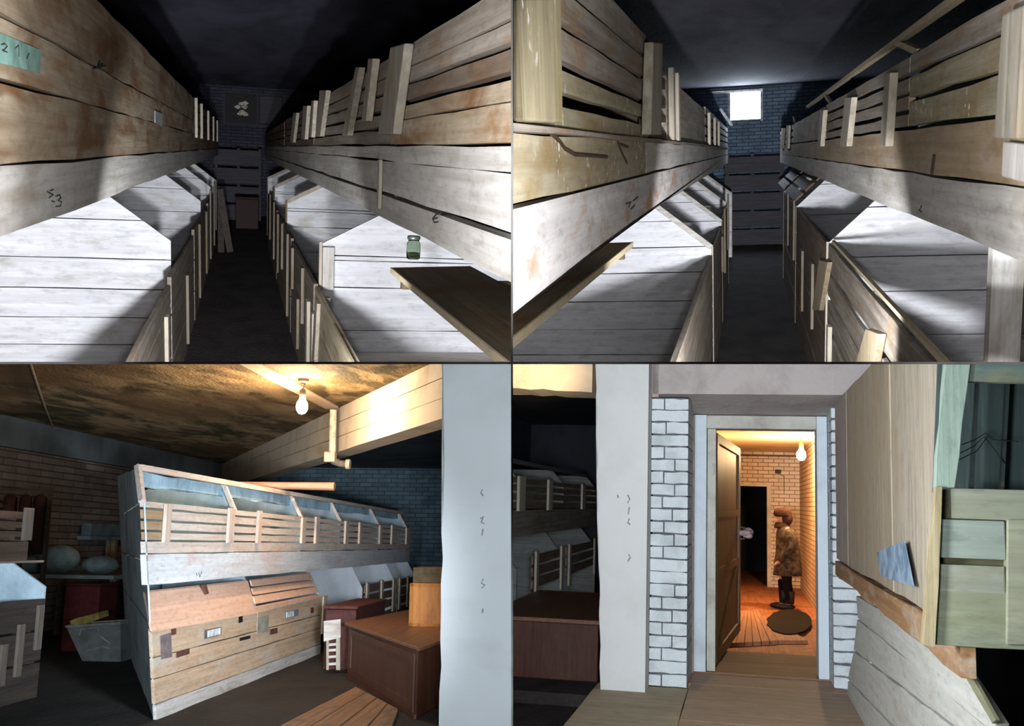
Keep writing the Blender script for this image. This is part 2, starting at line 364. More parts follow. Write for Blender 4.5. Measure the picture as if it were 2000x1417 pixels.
# =========================================================== UPPER LEFT ROOM: aisle with flash light
def room_tl():
    r = TL; yn = 1.76; YB = 27.0; zf = -1.7; zc = 1.45
    shell(r, -2.7, 2.7, yn, YB, zf, zc, DIRT, DARKCEIL, DARKBRICK, DARKBRICK)
    # --- left rack
    T = Thing(r, 'storage_rack', 'two-tier storage rack of solid orange water-stained boards, left of the dark aisle', 'storage rack', (-1.5, 2, zf))
    x = -.5
    zs = [-.22, -.066, .112, .25, .49]
    mats = [w_white('y'), W_STAIN2, W_STAIN, W_STAIN2]
    for i in range(4):
        side_board(T, 'front_board', mats[i], x, yn, 12.0 if i > 1 else 24.0, zs[i]+.004, zs[i+1]-.004, -.04, amp=.005,
                   label=['whitewashed bottom board of the upper tier', None, None, 'top board with dark stains'][i])
    for k, (a, b) in enumerate(((.118, .19), (.21, .28), (.30, .37), (.40, .48))):
        side_board(T, 'slat', W_GREYB, x, 12.02, 24, a, b, -.03, amp=.003)
    for by in (12.2, 13.8, 16.5, 19.5, 22.5): batten(T, x+.03, by, .07, .5, .16, -.03)
    T.part('deck', Geo().box((-2.5, yn, -.23), (-.54, 24, -.2)), W_RAIL)
    T.part('back_panel', planks(Geo(), rect_x(-2.55, yn, 24, zf, .5), [-1.4, -1.1, -.8, -.5, -.2, .1, .3], (-.03, 0, 0)), w_white('y', 1))
    for y in (5.2, 9.5, 14, 19, 23.8): T.part('upper_divider', Geo().box((-2.5, y, -.19), (-.55, y+.03, .45)), W_GREYB)
    for y in (7.87, 13.6, 18.2, 22.0):
        divider(T, y, -.5, -.70, -1.13, -.235, -2.5, zf, [-1.47, -1.27, -1.06, -.84, -.56], w_panel(int(y) % 3))
    mark(T, [[(92, 374), (104, 380), (96, 386)], [(109, 383), (116, 380), (119, 386), (113, 391), (120, 394), (118, 402), (109, 403)], [(98, 372), (104, 370)], [(101, 392), (106, 394)]], .0022, x=-.499)
    mark(T, [[(195, 118), (190, 128), (200, 124), (196, 134)], [(180, 134), (206, 128)]], .003, x=-.499)
    T.part('paper_tag', Geo().prism([r.P(a, b, x=-.497) for a, b in ((302, 216), (316, 222), (316, 246), (302, 240))], (.003, 0, 0)), flat('pale_card', (190, 196, 200)))
    # green number card
    S = Thing(r, 'number_card', 'pale green card hand-lettered 21, nailed to the left rack at the picture edge', 'sign', r.P(30, 100, x=-.497))
    S.part('card', Geo().prism([r.P(a, b, x=-.4965) for a, b in ((-60, 40), (78, 98), (76, 143), (-60, 108))], (.003, 0, 0)), flat('green_card', (136, 176, 164)))
    mark(S, [[(2, 87), (9, 85), (14, 90), (8, 97), (4, 98), (14, 102)], [(30, 94), (36, 88), (37, 111)], [(56, 104), (52, 114)]], .0016, x=-.4932, name='lettering')
    # --- left lower front panels
    xs = -.44
    data = [(3.6, 6.85, -.885, [-1.02, -1.36], [(4.75, -1.12, -1.66, .09, 0), (6.3, -1.0, -1.66, .12, 0), (5.35, -1.2, -1.68, .07, .05)], 'nearest front panel of pale boards along the left side of the dark aisle'),
            (6.95, 10.2, -.845, [-1.1, -1.4], [(8.8, -1.05, -1.62, .2, 0)], 'second bin front panel from the near end, left side of the dark aisle'),
            (10.35, 14.4, -.80, [-1.1, -1.4], [(11.4, -.82, -1.6, .25, 0), (13.6, -.82, -1.6, .25, 0)], 'third bin front panel along the left side of the dark aisle, in deep shade'),
            (14.6, 18.6, -.77, [-1.1, -1.4], [(17.5, -.60, -1.6, .25, 0), (15.4, -.62, -1.6, .25, 0)], 'fourth bin front panel on the left of the dark aisle with tall pale battens')]
    for y0, y1, zt, se, bt, lab in data:
        Q = Thing(r, 'bin_front_panel', lab, 'panel', (xs, y0, zf))
        panel(Q, xs, y0, y1, zt, zf+.004, se, W_RAIL, -.028, battens=bt)
    # --- right rack
    T = Thing(r, 'storage_rack', 'two-tier storage rack with slatted upper front and thick leaning post, right of the dark aisle', 'storage rack', (1.5, 2, zf))
    x = .5
    yp = 3.62
    for a, b, m in ((-.228, -.149, w_white('y', 2)), (-.136, -.026, w_white('y', 3)), (-.021, .028, w_white('y', 4))):
        side_board(T, 'front_board', m, x, yn, 24, a, b, .04, amp=.004, label='whitewashed board')
    for a, b, m in ((.034, .108, W_STAIN), (.112, .152, W_STAIN2), (.168, .211, W_GREYB), (.222, .262, W_GREY), (.268, .335, W_GREY)):
        side_board(T, 'front_board', m, x, yn, yp, a, b, .03, amp=.003, label='orange-stained board' if m is W_STAIN else None)
    for a, b in ((.036, .085), (.096, .142), (.156, .205), (.216, .262), (.274, .33)):
        side_board(T, 'slat', W_GREY, x+.002, yp, 7.6, a, b, .025, amp=.004)
        side_board(T, 'slat', W_GREYB, x+.002, 7.7, 13, a, b, .025, amp=.004)
    for a, b in ((.036, .12), (.14, .22), (.24, .32)): side_board(T, 'slat', W_GREYB, x+.002, 13.1, 24, a, b, .025)
    T.part('post', Geo().prism([r.P(a, b, x=.468) for a, b in ((738, 262), (767, 262), (790, 84), (762, 92))], (.03, 0, 0)), W_POST, bev=.005)
    for (px0, px1, yt, yb, px2, px3) in ((694, 701, 131, 264, 668, 678), (719, 728, 114, 236, 706, 714), (624, 637, 176, 266, 616, 625), (592, 600, 206, 272, 588, 595), (573, 579, 220, 278, 566, 572), (608, 613, 196, 268, 604, 608)):
        T.part('batten', Geo().prism([r.P(a, b, x=.47) for a, b in ((px2, yb), (px3, yb), (px1, yt), (px0, yt))], (.028, 0, 0)), W_BATT, bev=.003)
    batten(T, .485, 3.83, -.2, -.02, .05, .014, W_BATT, name='nailed_strip')
    T.part('deck', Geo().box((.54, yn, -.225), (2.5, 24, -.2)), W_RAIL)
    T.part('back_panel', planks(Geo(), rect_x(2.55, yn, 24, zf, .34), [-1.4, -1.1, -.8, -.5, -.2, .1], (.03, 0, 0)), w_white('y', 5))
    for y in (3.7, 7.6, 13, 18): T.part('upper_divider', Geo().box((.53, y, -.19), (2.5, y+.03, .3)), W_GREYB)
    for y, mt in ((6.7, 0), (12.0, 1), (16.5, 2), (21.0, 0)):
        divider(T, y, .5, -.585, 1.18, -.232, 2.5, zf, [-1.40, -1.15, -.865, -.69, -.66], w_panel(mt+1), edge=W_BATT if y > 10 else None)
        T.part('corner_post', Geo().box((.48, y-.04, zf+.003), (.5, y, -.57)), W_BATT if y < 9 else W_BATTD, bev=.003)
    T.part('cleat', Geo().box((.50, 6.62, -.875), (.572, 6.69, -.60)), w_white('z', 1), bev=.004)
    T.part('bin_floor', Geo().box((.47, 2.4, -1.32), (2.5, 6.68, -1.29)), w_white('x', 1), label='whitewashed floor boards of the near bin')
    mark(T, [[(852, 418), (845, 427), (848, 434), (856, 433)], [(846, 427), (855, 425)], [(852, 418), (860, 417)]], .0022, x=.499)
    # shelf plank with jar
    S = Thing(r, 'shelf_plank', 'dark brown plank shelf with pale sawn front edge, inside the right bin', 'shelf', (.7, 3, -.52))
    S.part('plank', Geo().prism(rough([(.655, yn, -.5), (.655, 4.6, -.5), (1.05, 4.75, -.5), (1.05, yn, -.5)], (0, 0, 1), .5, .004), (0, 0, -.02)), W_DARK)
    S.part('front_edge', Geo().prism(rough([(.645, yn, -.497), (.645, 4.58, -.497), (.655, 4.58, -.497), (.655, yn, -.497)], (0, 0, 1), .5, .002), (0, 0, -.024)), W_EDGE)
    S.part('bearer', Geo().box((.66, 4.3, -.56), (2.5, 4.36, -.521)), W_DARK)
    S.part('bearer', Geo().box((.66, 2.3, -.56), (2.5, 2.36, -.521)), W_DARK)
    c = r.P(807, 506, z=-.4995)
    J = Thing(r, 'glass_jar', 'small greenish glass jar standing on the end of the plank shelf', 'jar', c)
    J.part('glass_body', Geo().lathe(c, [(.026, .0), (.034, .006), (.035, .05), (.033, .078), (.027, .088), (.027, .096), (.0245, .096), (.0245, .088), (.030, .077), (.032, .05), (.031, .01), (.02, .008)], 24), glass('jar_glass', (205, 222, 205)), smooth=True)
    J.part('contents', Geo().lathe(c, [(.012, .0085), (.029, .012), (.029, .03), (.01, .034)], 20), flat('jar_residue', (120, 130, 104)), smooth=True)
    J.part('lid', Geo().lathe(c, [(.030, .097), (.032, .099), (.032, .112), (.028, .115), (.001, .115)], 24), flat('grey_lid', (110, 116, 108), .4, .6), smooth=True)
    # --- right lower front panels
    xs = .44
    data = [(2.9, 6.45, -.83, [-.99, -1.18], [(6.2, -.86, -1.30, .20, -.2), (7.0-.9, -1.22, -1.5, .12, 0), (6.35, -.98, -1.3, .1, .0)], 'nearest front panel of two pale boards on the right of the dark aisle'),
            (6.55, 9.6, -.82, [-1.1, -1.35], [(6.9, -.98, -1.6, .16, 0), (7.6, -.84, -1.25, .12, 0), (9.2, -.84, -1.2, .2, 0), (8.2, -1.15, -1.55, .14, 0)], 'second bin front panel on the right of the dark aisle, four short battens'),
            (9.7, 13.6, -.80, [-1.1, -1.35], [(10.2, -.8, -1.6, .2, 0), (11.6, -.8, -1.3, .2, 0), (13.0, -.78, -1.5, .25, 0)], 'third bin front panel on the right of the dark aisle, weathered brown'),
            (13.8, 18.6, -.78, [-1.1, -1.35], [(14.6, -.72, -1.5, .25, 0), (16.6, -.70, -1.4, .25, 0)], 'farthest bin front panel on the right of the dark aisle')]
    for y0, y1, zt, se, bt, lab in data:
        Q = Thing(r, 'bin_front_panel', lab, 'panel', (xs, y0, zf))
        panel(Q, xs, y0, y1, zt, (-1.30 if y0 < 3 else zf+.004), se if y0 > 3 else [-1.02], W_RAIL if y0 > 3 else wood('pale_lower_board', (196, 184, 160), (160, 146, 122), (146, 124, 92), .35, 'y', 2.4), .028, battens=bt, gap=.008 if y0 < 3 else .014)
        if y0 < 3: 
            Q.part('base_board', Geo().prism(rough(rect_x(xs+.01, y0, y1, zf+.004, -1.40), (1, 0, 0), .4, .005), (.03, 0, 0)), w_white('y', 2))
            Q.part('top_rail', Geo().prism(rough(rect_x(xs-.012, y0, 5.0, -.90, -.825), (1, 0, 0), .4, .003), (.011, 0, 0)), W_EDGE)
            for yy in (3.3, 6.0): Q.part('upright', Geo().box((xs+.03, yy, zf+.004), (xs+.06, yy+.08, -.84)), W_RAIL)
    # --- far end of the aisle
    r_ = r
    fr = struct(r, 'window_1', Geo().box((-.40, YB-.02, .56), (1.0, YB-.002, 1.28)), flat('black_opening_sheet', (14, 14, 16)))  # flat black sheet paints the darkness inside the opening
    g = Geo()
    for a, b in (((-.44, YB-.1, .52), (1.04, YB-.02, .56)), ((-.44, YB-.1, 1.28), (1.04, YB-.02, 1.32)), ((-.44, YB-.1, .56), (-.40, YB-.02, 1.28)), ((1.0, YB-.1, .56), (1.04, YB-.02, 1.28)), ((.36, YB-.1, .56), (.40, YB-.02, 1.28))): g.box(a, b)
    f = struct(r, 'window_frame', g, flat('dark_frame', (44, 44, 50)), parent=fr)
    g = Geo()
    for i in range(7): g.blob((.02+R.uniform(-.16, .16), YB-.06, .95+R.uniform(-.16, .16)), .07, .02, .04, 8, 6, .3, i)
    single(r, 'crumpled_rag', g, flat('pale_rag', (190, 182, 170)), 'pale crumpled rag stuffed in the far window recess', 'rag', (0, YB-.06, .95))
    single(r, 'window_board', Geo().box((.44, YB-.06, .6), (.96, YB-.03, 1.24)), wood('gloomy_plank', (70, 68, 74), (50, 48, 54), None, 0, 'x'), 'grey board closing the right half of the far window recess', 'board', (.7, YB-.05, .6))  # gloomy plank: darkened wood, far-end gloom put into the colour
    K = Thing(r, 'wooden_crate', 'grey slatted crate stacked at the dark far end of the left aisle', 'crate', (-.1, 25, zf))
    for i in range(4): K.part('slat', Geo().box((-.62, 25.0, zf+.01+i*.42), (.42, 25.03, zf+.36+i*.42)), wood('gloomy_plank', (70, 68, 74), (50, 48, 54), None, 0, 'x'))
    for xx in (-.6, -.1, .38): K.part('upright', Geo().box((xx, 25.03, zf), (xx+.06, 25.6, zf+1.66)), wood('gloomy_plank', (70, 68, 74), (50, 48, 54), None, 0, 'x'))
    B = Thing(r, 'chest', 'dark reddish chest on the floor at the far end of the left aisle', 'chest', (0, 22.5, zf))
    B.part('body', Geo().box((-.12, 22.5, zf), (.34, 23.1, zf+.62)), flat('dark_red_wood', (44, 22, 20)), bev=.01)
    B.part('lid', Geo().box((-.14, 22.48, zf+.625), (.36, 23.12, zf+.66)), flat('dark_red_wood2', (52, 28, 24)), bev=.008)
    for i in range(2):
        single(r, 'leaning_board', Geo().bar((-.18-.14*i, 17.2, zf+.02), (-.35, 17.9+.5*i, -.72), .1, .03, up=(0, 1, 0)), wood('gloomy_lean', (90, 84, 78), (66, 60, 56), None, 0, 'z'), ['grey board leaning across the aisle, nearer of two', 'grey board leaning on the left panel, farther of two'][i], 'board', (-.3, 17.2, zf), group='boards leaning in the dark aisle')
room_tl()

# =========================================================== UPPER RIGHT ROOM: aisle with bright window
def room_tr():
    r = TR; yn = 1.76; YB = 24.0; zf = -2.0; zc = 1.36
    shell(r, -2.8, 3.0, yn, YB, zf, zc, DIRT, DARKCEIL2, BLUEBRICK, None)
    # back wall around the window opening
    wx0, wx1, wz0, wz1 = -.40, .26, .66, 1.26
    g = Geo().box((-2.8, YB, zf), (wx0, YB+.12, zc)).box((wx1, YB, zf), (3.0, YB+.12, zc)).box((wx0, YB, zf), (wx1, YB+.12, wz0)).box((wx0, YB, wz1), (wx1, YB+.12, zc))
    struct(r, 'wall_back', g, BLUEBRICK)
    g = Geo().box((wx0, YB+.3, wz0), (wx1, YB+.31, wz1))
    wn = struct(r, 'window_2', g, flat('daylight_pane', (255, 255, 255), emit=6, ecol=(236, 244, 255)))
    g = Geo().box((wx0-.05, YB+.0, wz1), (wx1+.05, YB+.32, wz1+.05)).box((wx0-.05, YB, wz0-.05), (wx1+.05, YB+.32, wz0)).box((wx0-.05, YB, wz0), (wx0, YB+.32, wz1)).box((wx1, YB, wz0), (wx1+.05, YB+.32, wz1))
    struct(r, 'window_frame', g, flat('white_reveal', (225, 230, 235)), parent=wn)
    # white board over the opening, and a strip painted as its lit slope
    single(r, 'window_flap', Geo().prism([(-.78, YB-.35, 1.26), (.3, YB-.35, 1.26), (.3, YB-.02, 1.24), (-.78, YB-.02, 1.24)], (0, 0, .03)), flat('white_flap', (232, 236, 240)), 'white board over the top of the bright window', 'board', (0, YB-.3, 1.25))
    single(r, 'lit_slope_strip', Geo().bar((-.62, YB-.06, .92), (-.36, YB-.06, .54), .06, .05, up=(0, 1, 0)), flat('white_flap', (232, 236, 240)), 'short white strip standing in for the lit slope left of the bright window', 'stick', (-.6, YB-.06, .5))
    # --- left rack
    T = Thing(r, 'storage_rack', 'two-tier storage rack with wide mottled post and bright upright batten, left of the window aisle', 'storage rack', (-1.5, 2, zf))
    x = -.42
    zlo = [r.P(a, b, x=x) for a, b in ((1000, 614), (1060, 566), (1125, 514), (1180, 472), (1237, 431), (1297, 393), (1350, 361))]
    pts = [(yn, zlo[0].z-.01)]+[(p.y, p.z) for p in zlo]+[(22, -.25), (22, -.088), (yn, -.088)]
    g = Geo().prism([(x, a, b) for a, b in pts], (-.04, 0, 0)); T.part('front_board', g, wood('whitewash_with_rust', (218, 216, 214), (186, 182, 178), (176, 140, 110), .42, 'y', 2.6, off=12), label='whitewashed lowest board with rusty patches', bev=.006)
    side_board(T, 'front_board', W_MOTT, x, yn, 4.4, -.078, .05, -.04, amp=.004, label='paint-splashed board with a crack')
    side_board(T, 'front_board', w_white('y', 7), x, 4.41, 22, -.078, .05, -.04, amp=.004)
    T.part('ledge', Geo().prism(rough(rect_x(x+.02, yn, 22, .05, .064), (1, 0, 0), .4, .003), (-.06, 0, 0)), W_GREY)
    for a, b in ((.066, .118), (.15, .20), (.222, .296), (.318, .388), (.412, .492)):
        side_board(T, 'slat', W_MOTT if a < .2 else W_GREY, x-.005, yn, 4.55, a, b, -.025, amp=.003)
        side_board(T, 'slat', W_GREYB, x-.005, 4.6, 5.6, a+.01, b-.01, -.025, amp=.003)
    side_board(T, 'panel_board', W_GREY, x, 5.6, 10.6, .066, .40, -.03)
    for a, b in ((.07, .14), (.17, .24), (.27, .34), (.37, .44)): side_board(T, 'slat', W_GREY, x, 10.7, 22, a, b, -.03)
    T.part('post', Geo().prism([r.P(a, b, x=x+.035) for a, b in ((1028, 236), (1100, 240), (1096, -6), (1016, -6))], (-.034, 0, 0)), W_MOTTZ, bev=.006, label='wide mottled post')
    T.part('batten', Geo().prism([r.P(a, b, x=x+.04) for a, b in ((1272, 262), (1292, 263), (1294, 84), (1277, 82))], (-.04, 0, 0)), W_BATT, bev=.004, label='bright new upright batten')
    for px in (1308, 1318, 1383, 1394, 1402): 
        p = r.P(px, 262, x=x); batten(T, x+.03, p.y, .07, .45 if px < 1380 else .40, .1*p.y/5, -.03)
    mark(T, [[(1078, 262), (1092, 275), (1103, 290), (1122, 301), (1150, 303), (1185, 306)]], .006, mat=flat('dark_crack', (70, 52, 34)), name='crack', x=x+.0005)
    mark(T, [[(1204, 272), (1213, 296), (1224, 318)], [(1208, 280), (1226, 287)]], .005, mat=flat('dark_crack', (70, 52, 34)), name='knot', x=x+.0005)
    mark(T, [[(1222, 398), (1232, 394), (1228, 404)], [(1236, 392), (1246, 384)], [(1240, 400), (1232, 408)]], .003, x=x+.0005)
    T.part('deck', Geo().box((-2.6, yn, -.27), (-.465, 22, -.245)), W_RAIL)
    T.part('back_panel', planks(Geo(), rect_x(-2.65, yn, 22, zf, .5), [-1.7, -1.4, -1.1, -.8, -.5, -.2, .1, .3], (-.03, 0, 0)), w_white('y', 1))
    for y in (4.5, 10.6, 16): T.part('upper_divider', Geo().box((-2.6, y, -.24), (-.46, y+.03, .45)), W_GREYB)
    for y in (9.0, 12.3, 16.0, 20.0):
        divider(T, y, -.31, -.81, -.99, -.275, -2.6, zf, [-1.75, -1.52, -1.27, -1.02, -.80, -.575], w_panel(int(y) % 3), edge=w_white('x', 3))
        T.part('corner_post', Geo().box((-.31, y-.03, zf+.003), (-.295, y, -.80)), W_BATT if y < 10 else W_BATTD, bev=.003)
    S = Thing(r, 'shelf_plank', 'grey plank shelf low in the left bin of the window aisle, pale front edge', 'shelf', (-.8, 3, -.5))
    S.part('plank', Geo().box((-1.2, yn, -.49), (-.62, 5.6, -.465)), W_DARK)
    S.part('front_edge', Geo().box((-.62, yn, -.491), (-.612, 5.6, -.463)), W_EDGE)  # thin pale strip along the plank front
    for yy in (2.2, 5.3): S.part('bearer', Geo().box((-2.6, yy, -.53), (-.63, yy+.06, -.491)), W_DARK)
    xs = -.30
    data = [(3.9, 8.9, -.865, [-1.05, -1.3, -1.6], [(4.9, -1.28, -1.9, .10, 0), (5.5, -1.35, -1.9, .1, 0)], 'nearest rough board panel on the left of the window aisle'),
            (9.05, 12.26, -.85, [-1.1, -1.4, -1.7], [(12.0, -.95, -1.35, .3, 0)], 'second rough board panel on the left of the window aisle, one pale batten'),
            (12.36, 15.95, -.80, [-1.1, -1.4, -1.7], [(13.2, -.7, -1.5, .3, 0), (15.2, -.62, -1.4, .3, 0)], 'farthest board panel on the left of the window aisle')]
    for y0, y1, zt, se, bt, lab in data:
        Q = Thing(r, 'bin_front_panel', lab, 'panel', (xs, y0, zf)); panel(Q, xs, y0, y1, zt, zf+.004, se, W_RAIL, -.028, battens=bt)
    # --- right rack
    T = Thing(r, 'storage_rack', 'two-tier storage rack with paint-spattered slats and white battens, right of the window aisle', 'storage rack', (1.8, 2, zf))
    x = .6
    side_board(T, 'front_board', w_white('y', 8), x, yn, 21, -.272, -.116, .04, amp=.004, label='whitewashed beam board')
    side_board(T, 'front_board', wood('tan_board', (176, 156, 126), (142, 122, 94), (166, 150, 132), .5, 'y', 1.6, off=15), x, yn, 21, -.108, .046, .04, amp=.003, label='tan board with a dark slot')
    for a, b, m in ((.060, .150, W_MOTT), (.168, .242, W_MOTT), (.258, .322, W_GREY)):
        side_board(T, 'slat', m, x, 2.4, 4.28, a, b, .025, amp=.005, label='paint-spattered slat' if m is W_MOTT else None)
    for a, b in ((.062, .105), (.125, .175), (.19, .24), (.262, .318)):
        side_board(T, 'slat', W_GREY, x, 4.3, 8.7, a, b, .025, amp=.004)
    side_board(T, 'panel_board', W_STAIN2, x, 8.75, 15.0, .06, .31, .03)
    for a, b in ((.07, .13), (.16, .22), (.25, .31)): side_board(T, 'slat', W_GREY, x, 15.1, 21, a, b, .03)
    T.part('post', Geo().prism([r.P(a, b, x=.56) for a, b in ((1940, 270), (1985, 272), (2000, 8), (1957, 28))], (.038, 0, 0)), W_POST, bev=.006, label='broad grey post')
    T.part('post_foot', Geo().prism([r.P(a, b, x=.575) for a, b in ((1958, 276), (2010, 282), (2010, 360), (1955, 345))], (.024, 0, 0)), w_white('z', 3), bev=.005)
    for (a0, a1, yt, yb, b0, b1) in ((1728, 1738, 142, 286, 1718, 1729), (1650, 1663, 190, 286, 1640, 1653), (1602, 1608, 215, 286, 1596, 1602), (1536, 1540, 245, 290, 1534, 1538), (1526, 1530, 250, 290, 1524, 1527)):
        T.part('batten', Geo().prism([r.P(a, b, x=.565) for a, b in ((b0, yb), (b1, yb), (a1, yt), (a0, yt))], (.034, 0, 0)), W_BATT, bev=.003)
    T.part('top_rail', Geo().bar((x+.03, yn, .43), (x+.03, 12, .43), .03, .025), W_EDGE, label='thin pale rail above the slats')
    T.part('back_panel', planks(Geo(), rect_x(2.75, yn, 21, zf, .5), [-1.7, -1.4, -1.1, -.8, -.5, -.2, .1, .3], (.03, 0, 0)), w_white('y', 1))
    for y in (4.3, 8.7, 15.0):
        T.part('upper_divider', Geo().prism([(.64, y, -.24), (.64, y, .32), (.9, y, .5), (2.7, y, .5), (2.7, y, -.24)], (0, .03, 0)), wood('green_grey_panel', (130, 138, 128), (100, 108, 98), None, 0, 'x'))
        T.part('brace', Geo().bar((x+.03, y-.05, .33), (x+.03, y+.6, .43), .025, .025), W_EDGE)
    mark(T, [[(1827, 303), (1822, 338)]], .010, mat=flat('dark_crack', (60, 56, 54)), name='slot', x=.6)
    mark(T, [[(1800, 402), (1796, 410), (1800, 414)]], .004, x=.5995)
    T.part('deck', Geo().box((.645, yn, -.27), (2.7, 21, -.245)), W_RAIL)
    for y in (7.4, 12.2, 16.5):
        divider(T, y, .54, -.655, .94, -.28, 2.7, zf, [-1.6, -1.3, -1.0, -.76, -.42], w_panel(int(y) % 3))
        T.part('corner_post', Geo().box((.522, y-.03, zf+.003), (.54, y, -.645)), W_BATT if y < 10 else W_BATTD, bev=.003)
    T.part('inner_post', Geo().box((1.12, 5.2, zf+.003), (1.26, 5.3, -.28)), w_white('z', 2))
    T.part('bin_lining', planks(Geo(), rect_x(1.3, yn, 5.2, zf+.003, -.28), [-1.5, -1.1, -.7], (.03, 0, 0)), wood('shaded_lining', (64, 62, 56), (46, 44, 40), None, 0, 'y'))  # lining darkened so the gaps between slats read as shaded
    T.part('bin_floor', Geo().box((.57, yn, zf+.003), (1.3, 7.3, zf+.03)), wood('shaded_lining', (64, 62, 56), (46, 44, 40), None, 0, 'y'))
    xs = .53
    Q = Thing(r, 'bin_front_panel', 'near slatted panel with two wide slanting battens, right of the window aisle', 'panel', (xs, 3, zf))
    panel(Q, xs, 2.4, 7.3, -.635, zf+.004, [-.84, -1.02, -1.22, -1.5], W_RAIL, .022, gap=.042)
    Q.part('cap_rail', Geo().bar((xs+.025, 2.4, -.63), (xs+.025, 7.2, -.63), .02, .018), W_EDGE)
    for pl in (((1586, 604), (1600, 606), (1616, 512), (1599, 508)), ((1670, 712), (1704, 712), (1715, 652), (1690, 642))):
        Q.part('batten', Geo().prism([r.P(a, b, x=xs-.034) for a, b in pl], (.033, 0, 0)), wood('tan_batten', (184, 168, 140), (150, 134, 108), None, 0, 'z'), bev=.004)
    for by, z1, z0 in ((6.9, -1.15, -1.9), (6.2, -1.5, -1.9)): batten(Q, xs-.03, by, z0, z1, .12, .029)
    data = [(7.46, 12.16, -.66, [-.95, -1.3, -1.7], [(10.6, -1.0, -1.6, .3, 0), (8.9, -.95, -1.5, .2, 0)], 'brown board panel behind the slatted one, right of the window aisle'),
            (12.26, 16.45, -.66, [-1.0, -1.4, -1.7], [(12.6, -.6, -1.3, .25, 0), (14.5, -.6, -1.3, .25, 0)], 'farthest bin panel on the right of the window aisle, in gloom')]
    for y0, y1, zt, se, bt, lab in data:
        Q = Thing(r, 'bin_front_panel', lab, 'panel', (xs, y0, zf)); panel(Q, xs, y0, y1, zt, zf+.004, se, W_RAIL if y0 > 8 else W_GREYB, .028, battens=bt)
    # slatted lids farther on
    for y0, y1, n in ((13.0, 16.3, 3), (17, 20, 3)):
        for i in range(n):
            a = i/n; b = (i+.78)/n; p = lambda t: (.55+.38*t, -.65+.36*t)
            (xa, za), (xb, zb) = p(a), p(b)
            T.part('lid_slat', Geo().prism([(xa, y0, za), (xb, y0, zb), (xb, y1, zb), (xa, y1, za)], (-.015, 0, .016)), W_GREYB)
    single(r, 'loose_board', Geo().prism(rough([r.P(a, b, z=-1.2) for a, b in ((1915, 716), (2010, 655), (2060, 740), (1980, 800))], (0, 0, 1), .3, .004), (0, 0, -.03)), w_white('y', 4), 'pale board lying in the bottom right bin corner', 'board', r.P(1980, 700, z=-1.2))
    K = Thing(r, 'wooden_crate', 'dark slatted crate standing under the bright window', 'crate', (0, 22.5, zf))
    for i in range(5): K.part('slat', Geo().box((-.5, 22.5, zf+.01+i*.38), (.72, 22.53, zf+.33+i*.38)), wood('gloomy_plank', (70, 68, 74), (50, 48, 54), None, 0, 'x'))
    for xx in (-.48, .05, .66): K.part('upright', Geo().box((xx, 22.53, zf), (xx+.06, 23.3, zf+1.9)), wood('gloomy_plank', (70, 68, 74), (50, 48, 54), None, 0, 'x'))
room_tr()
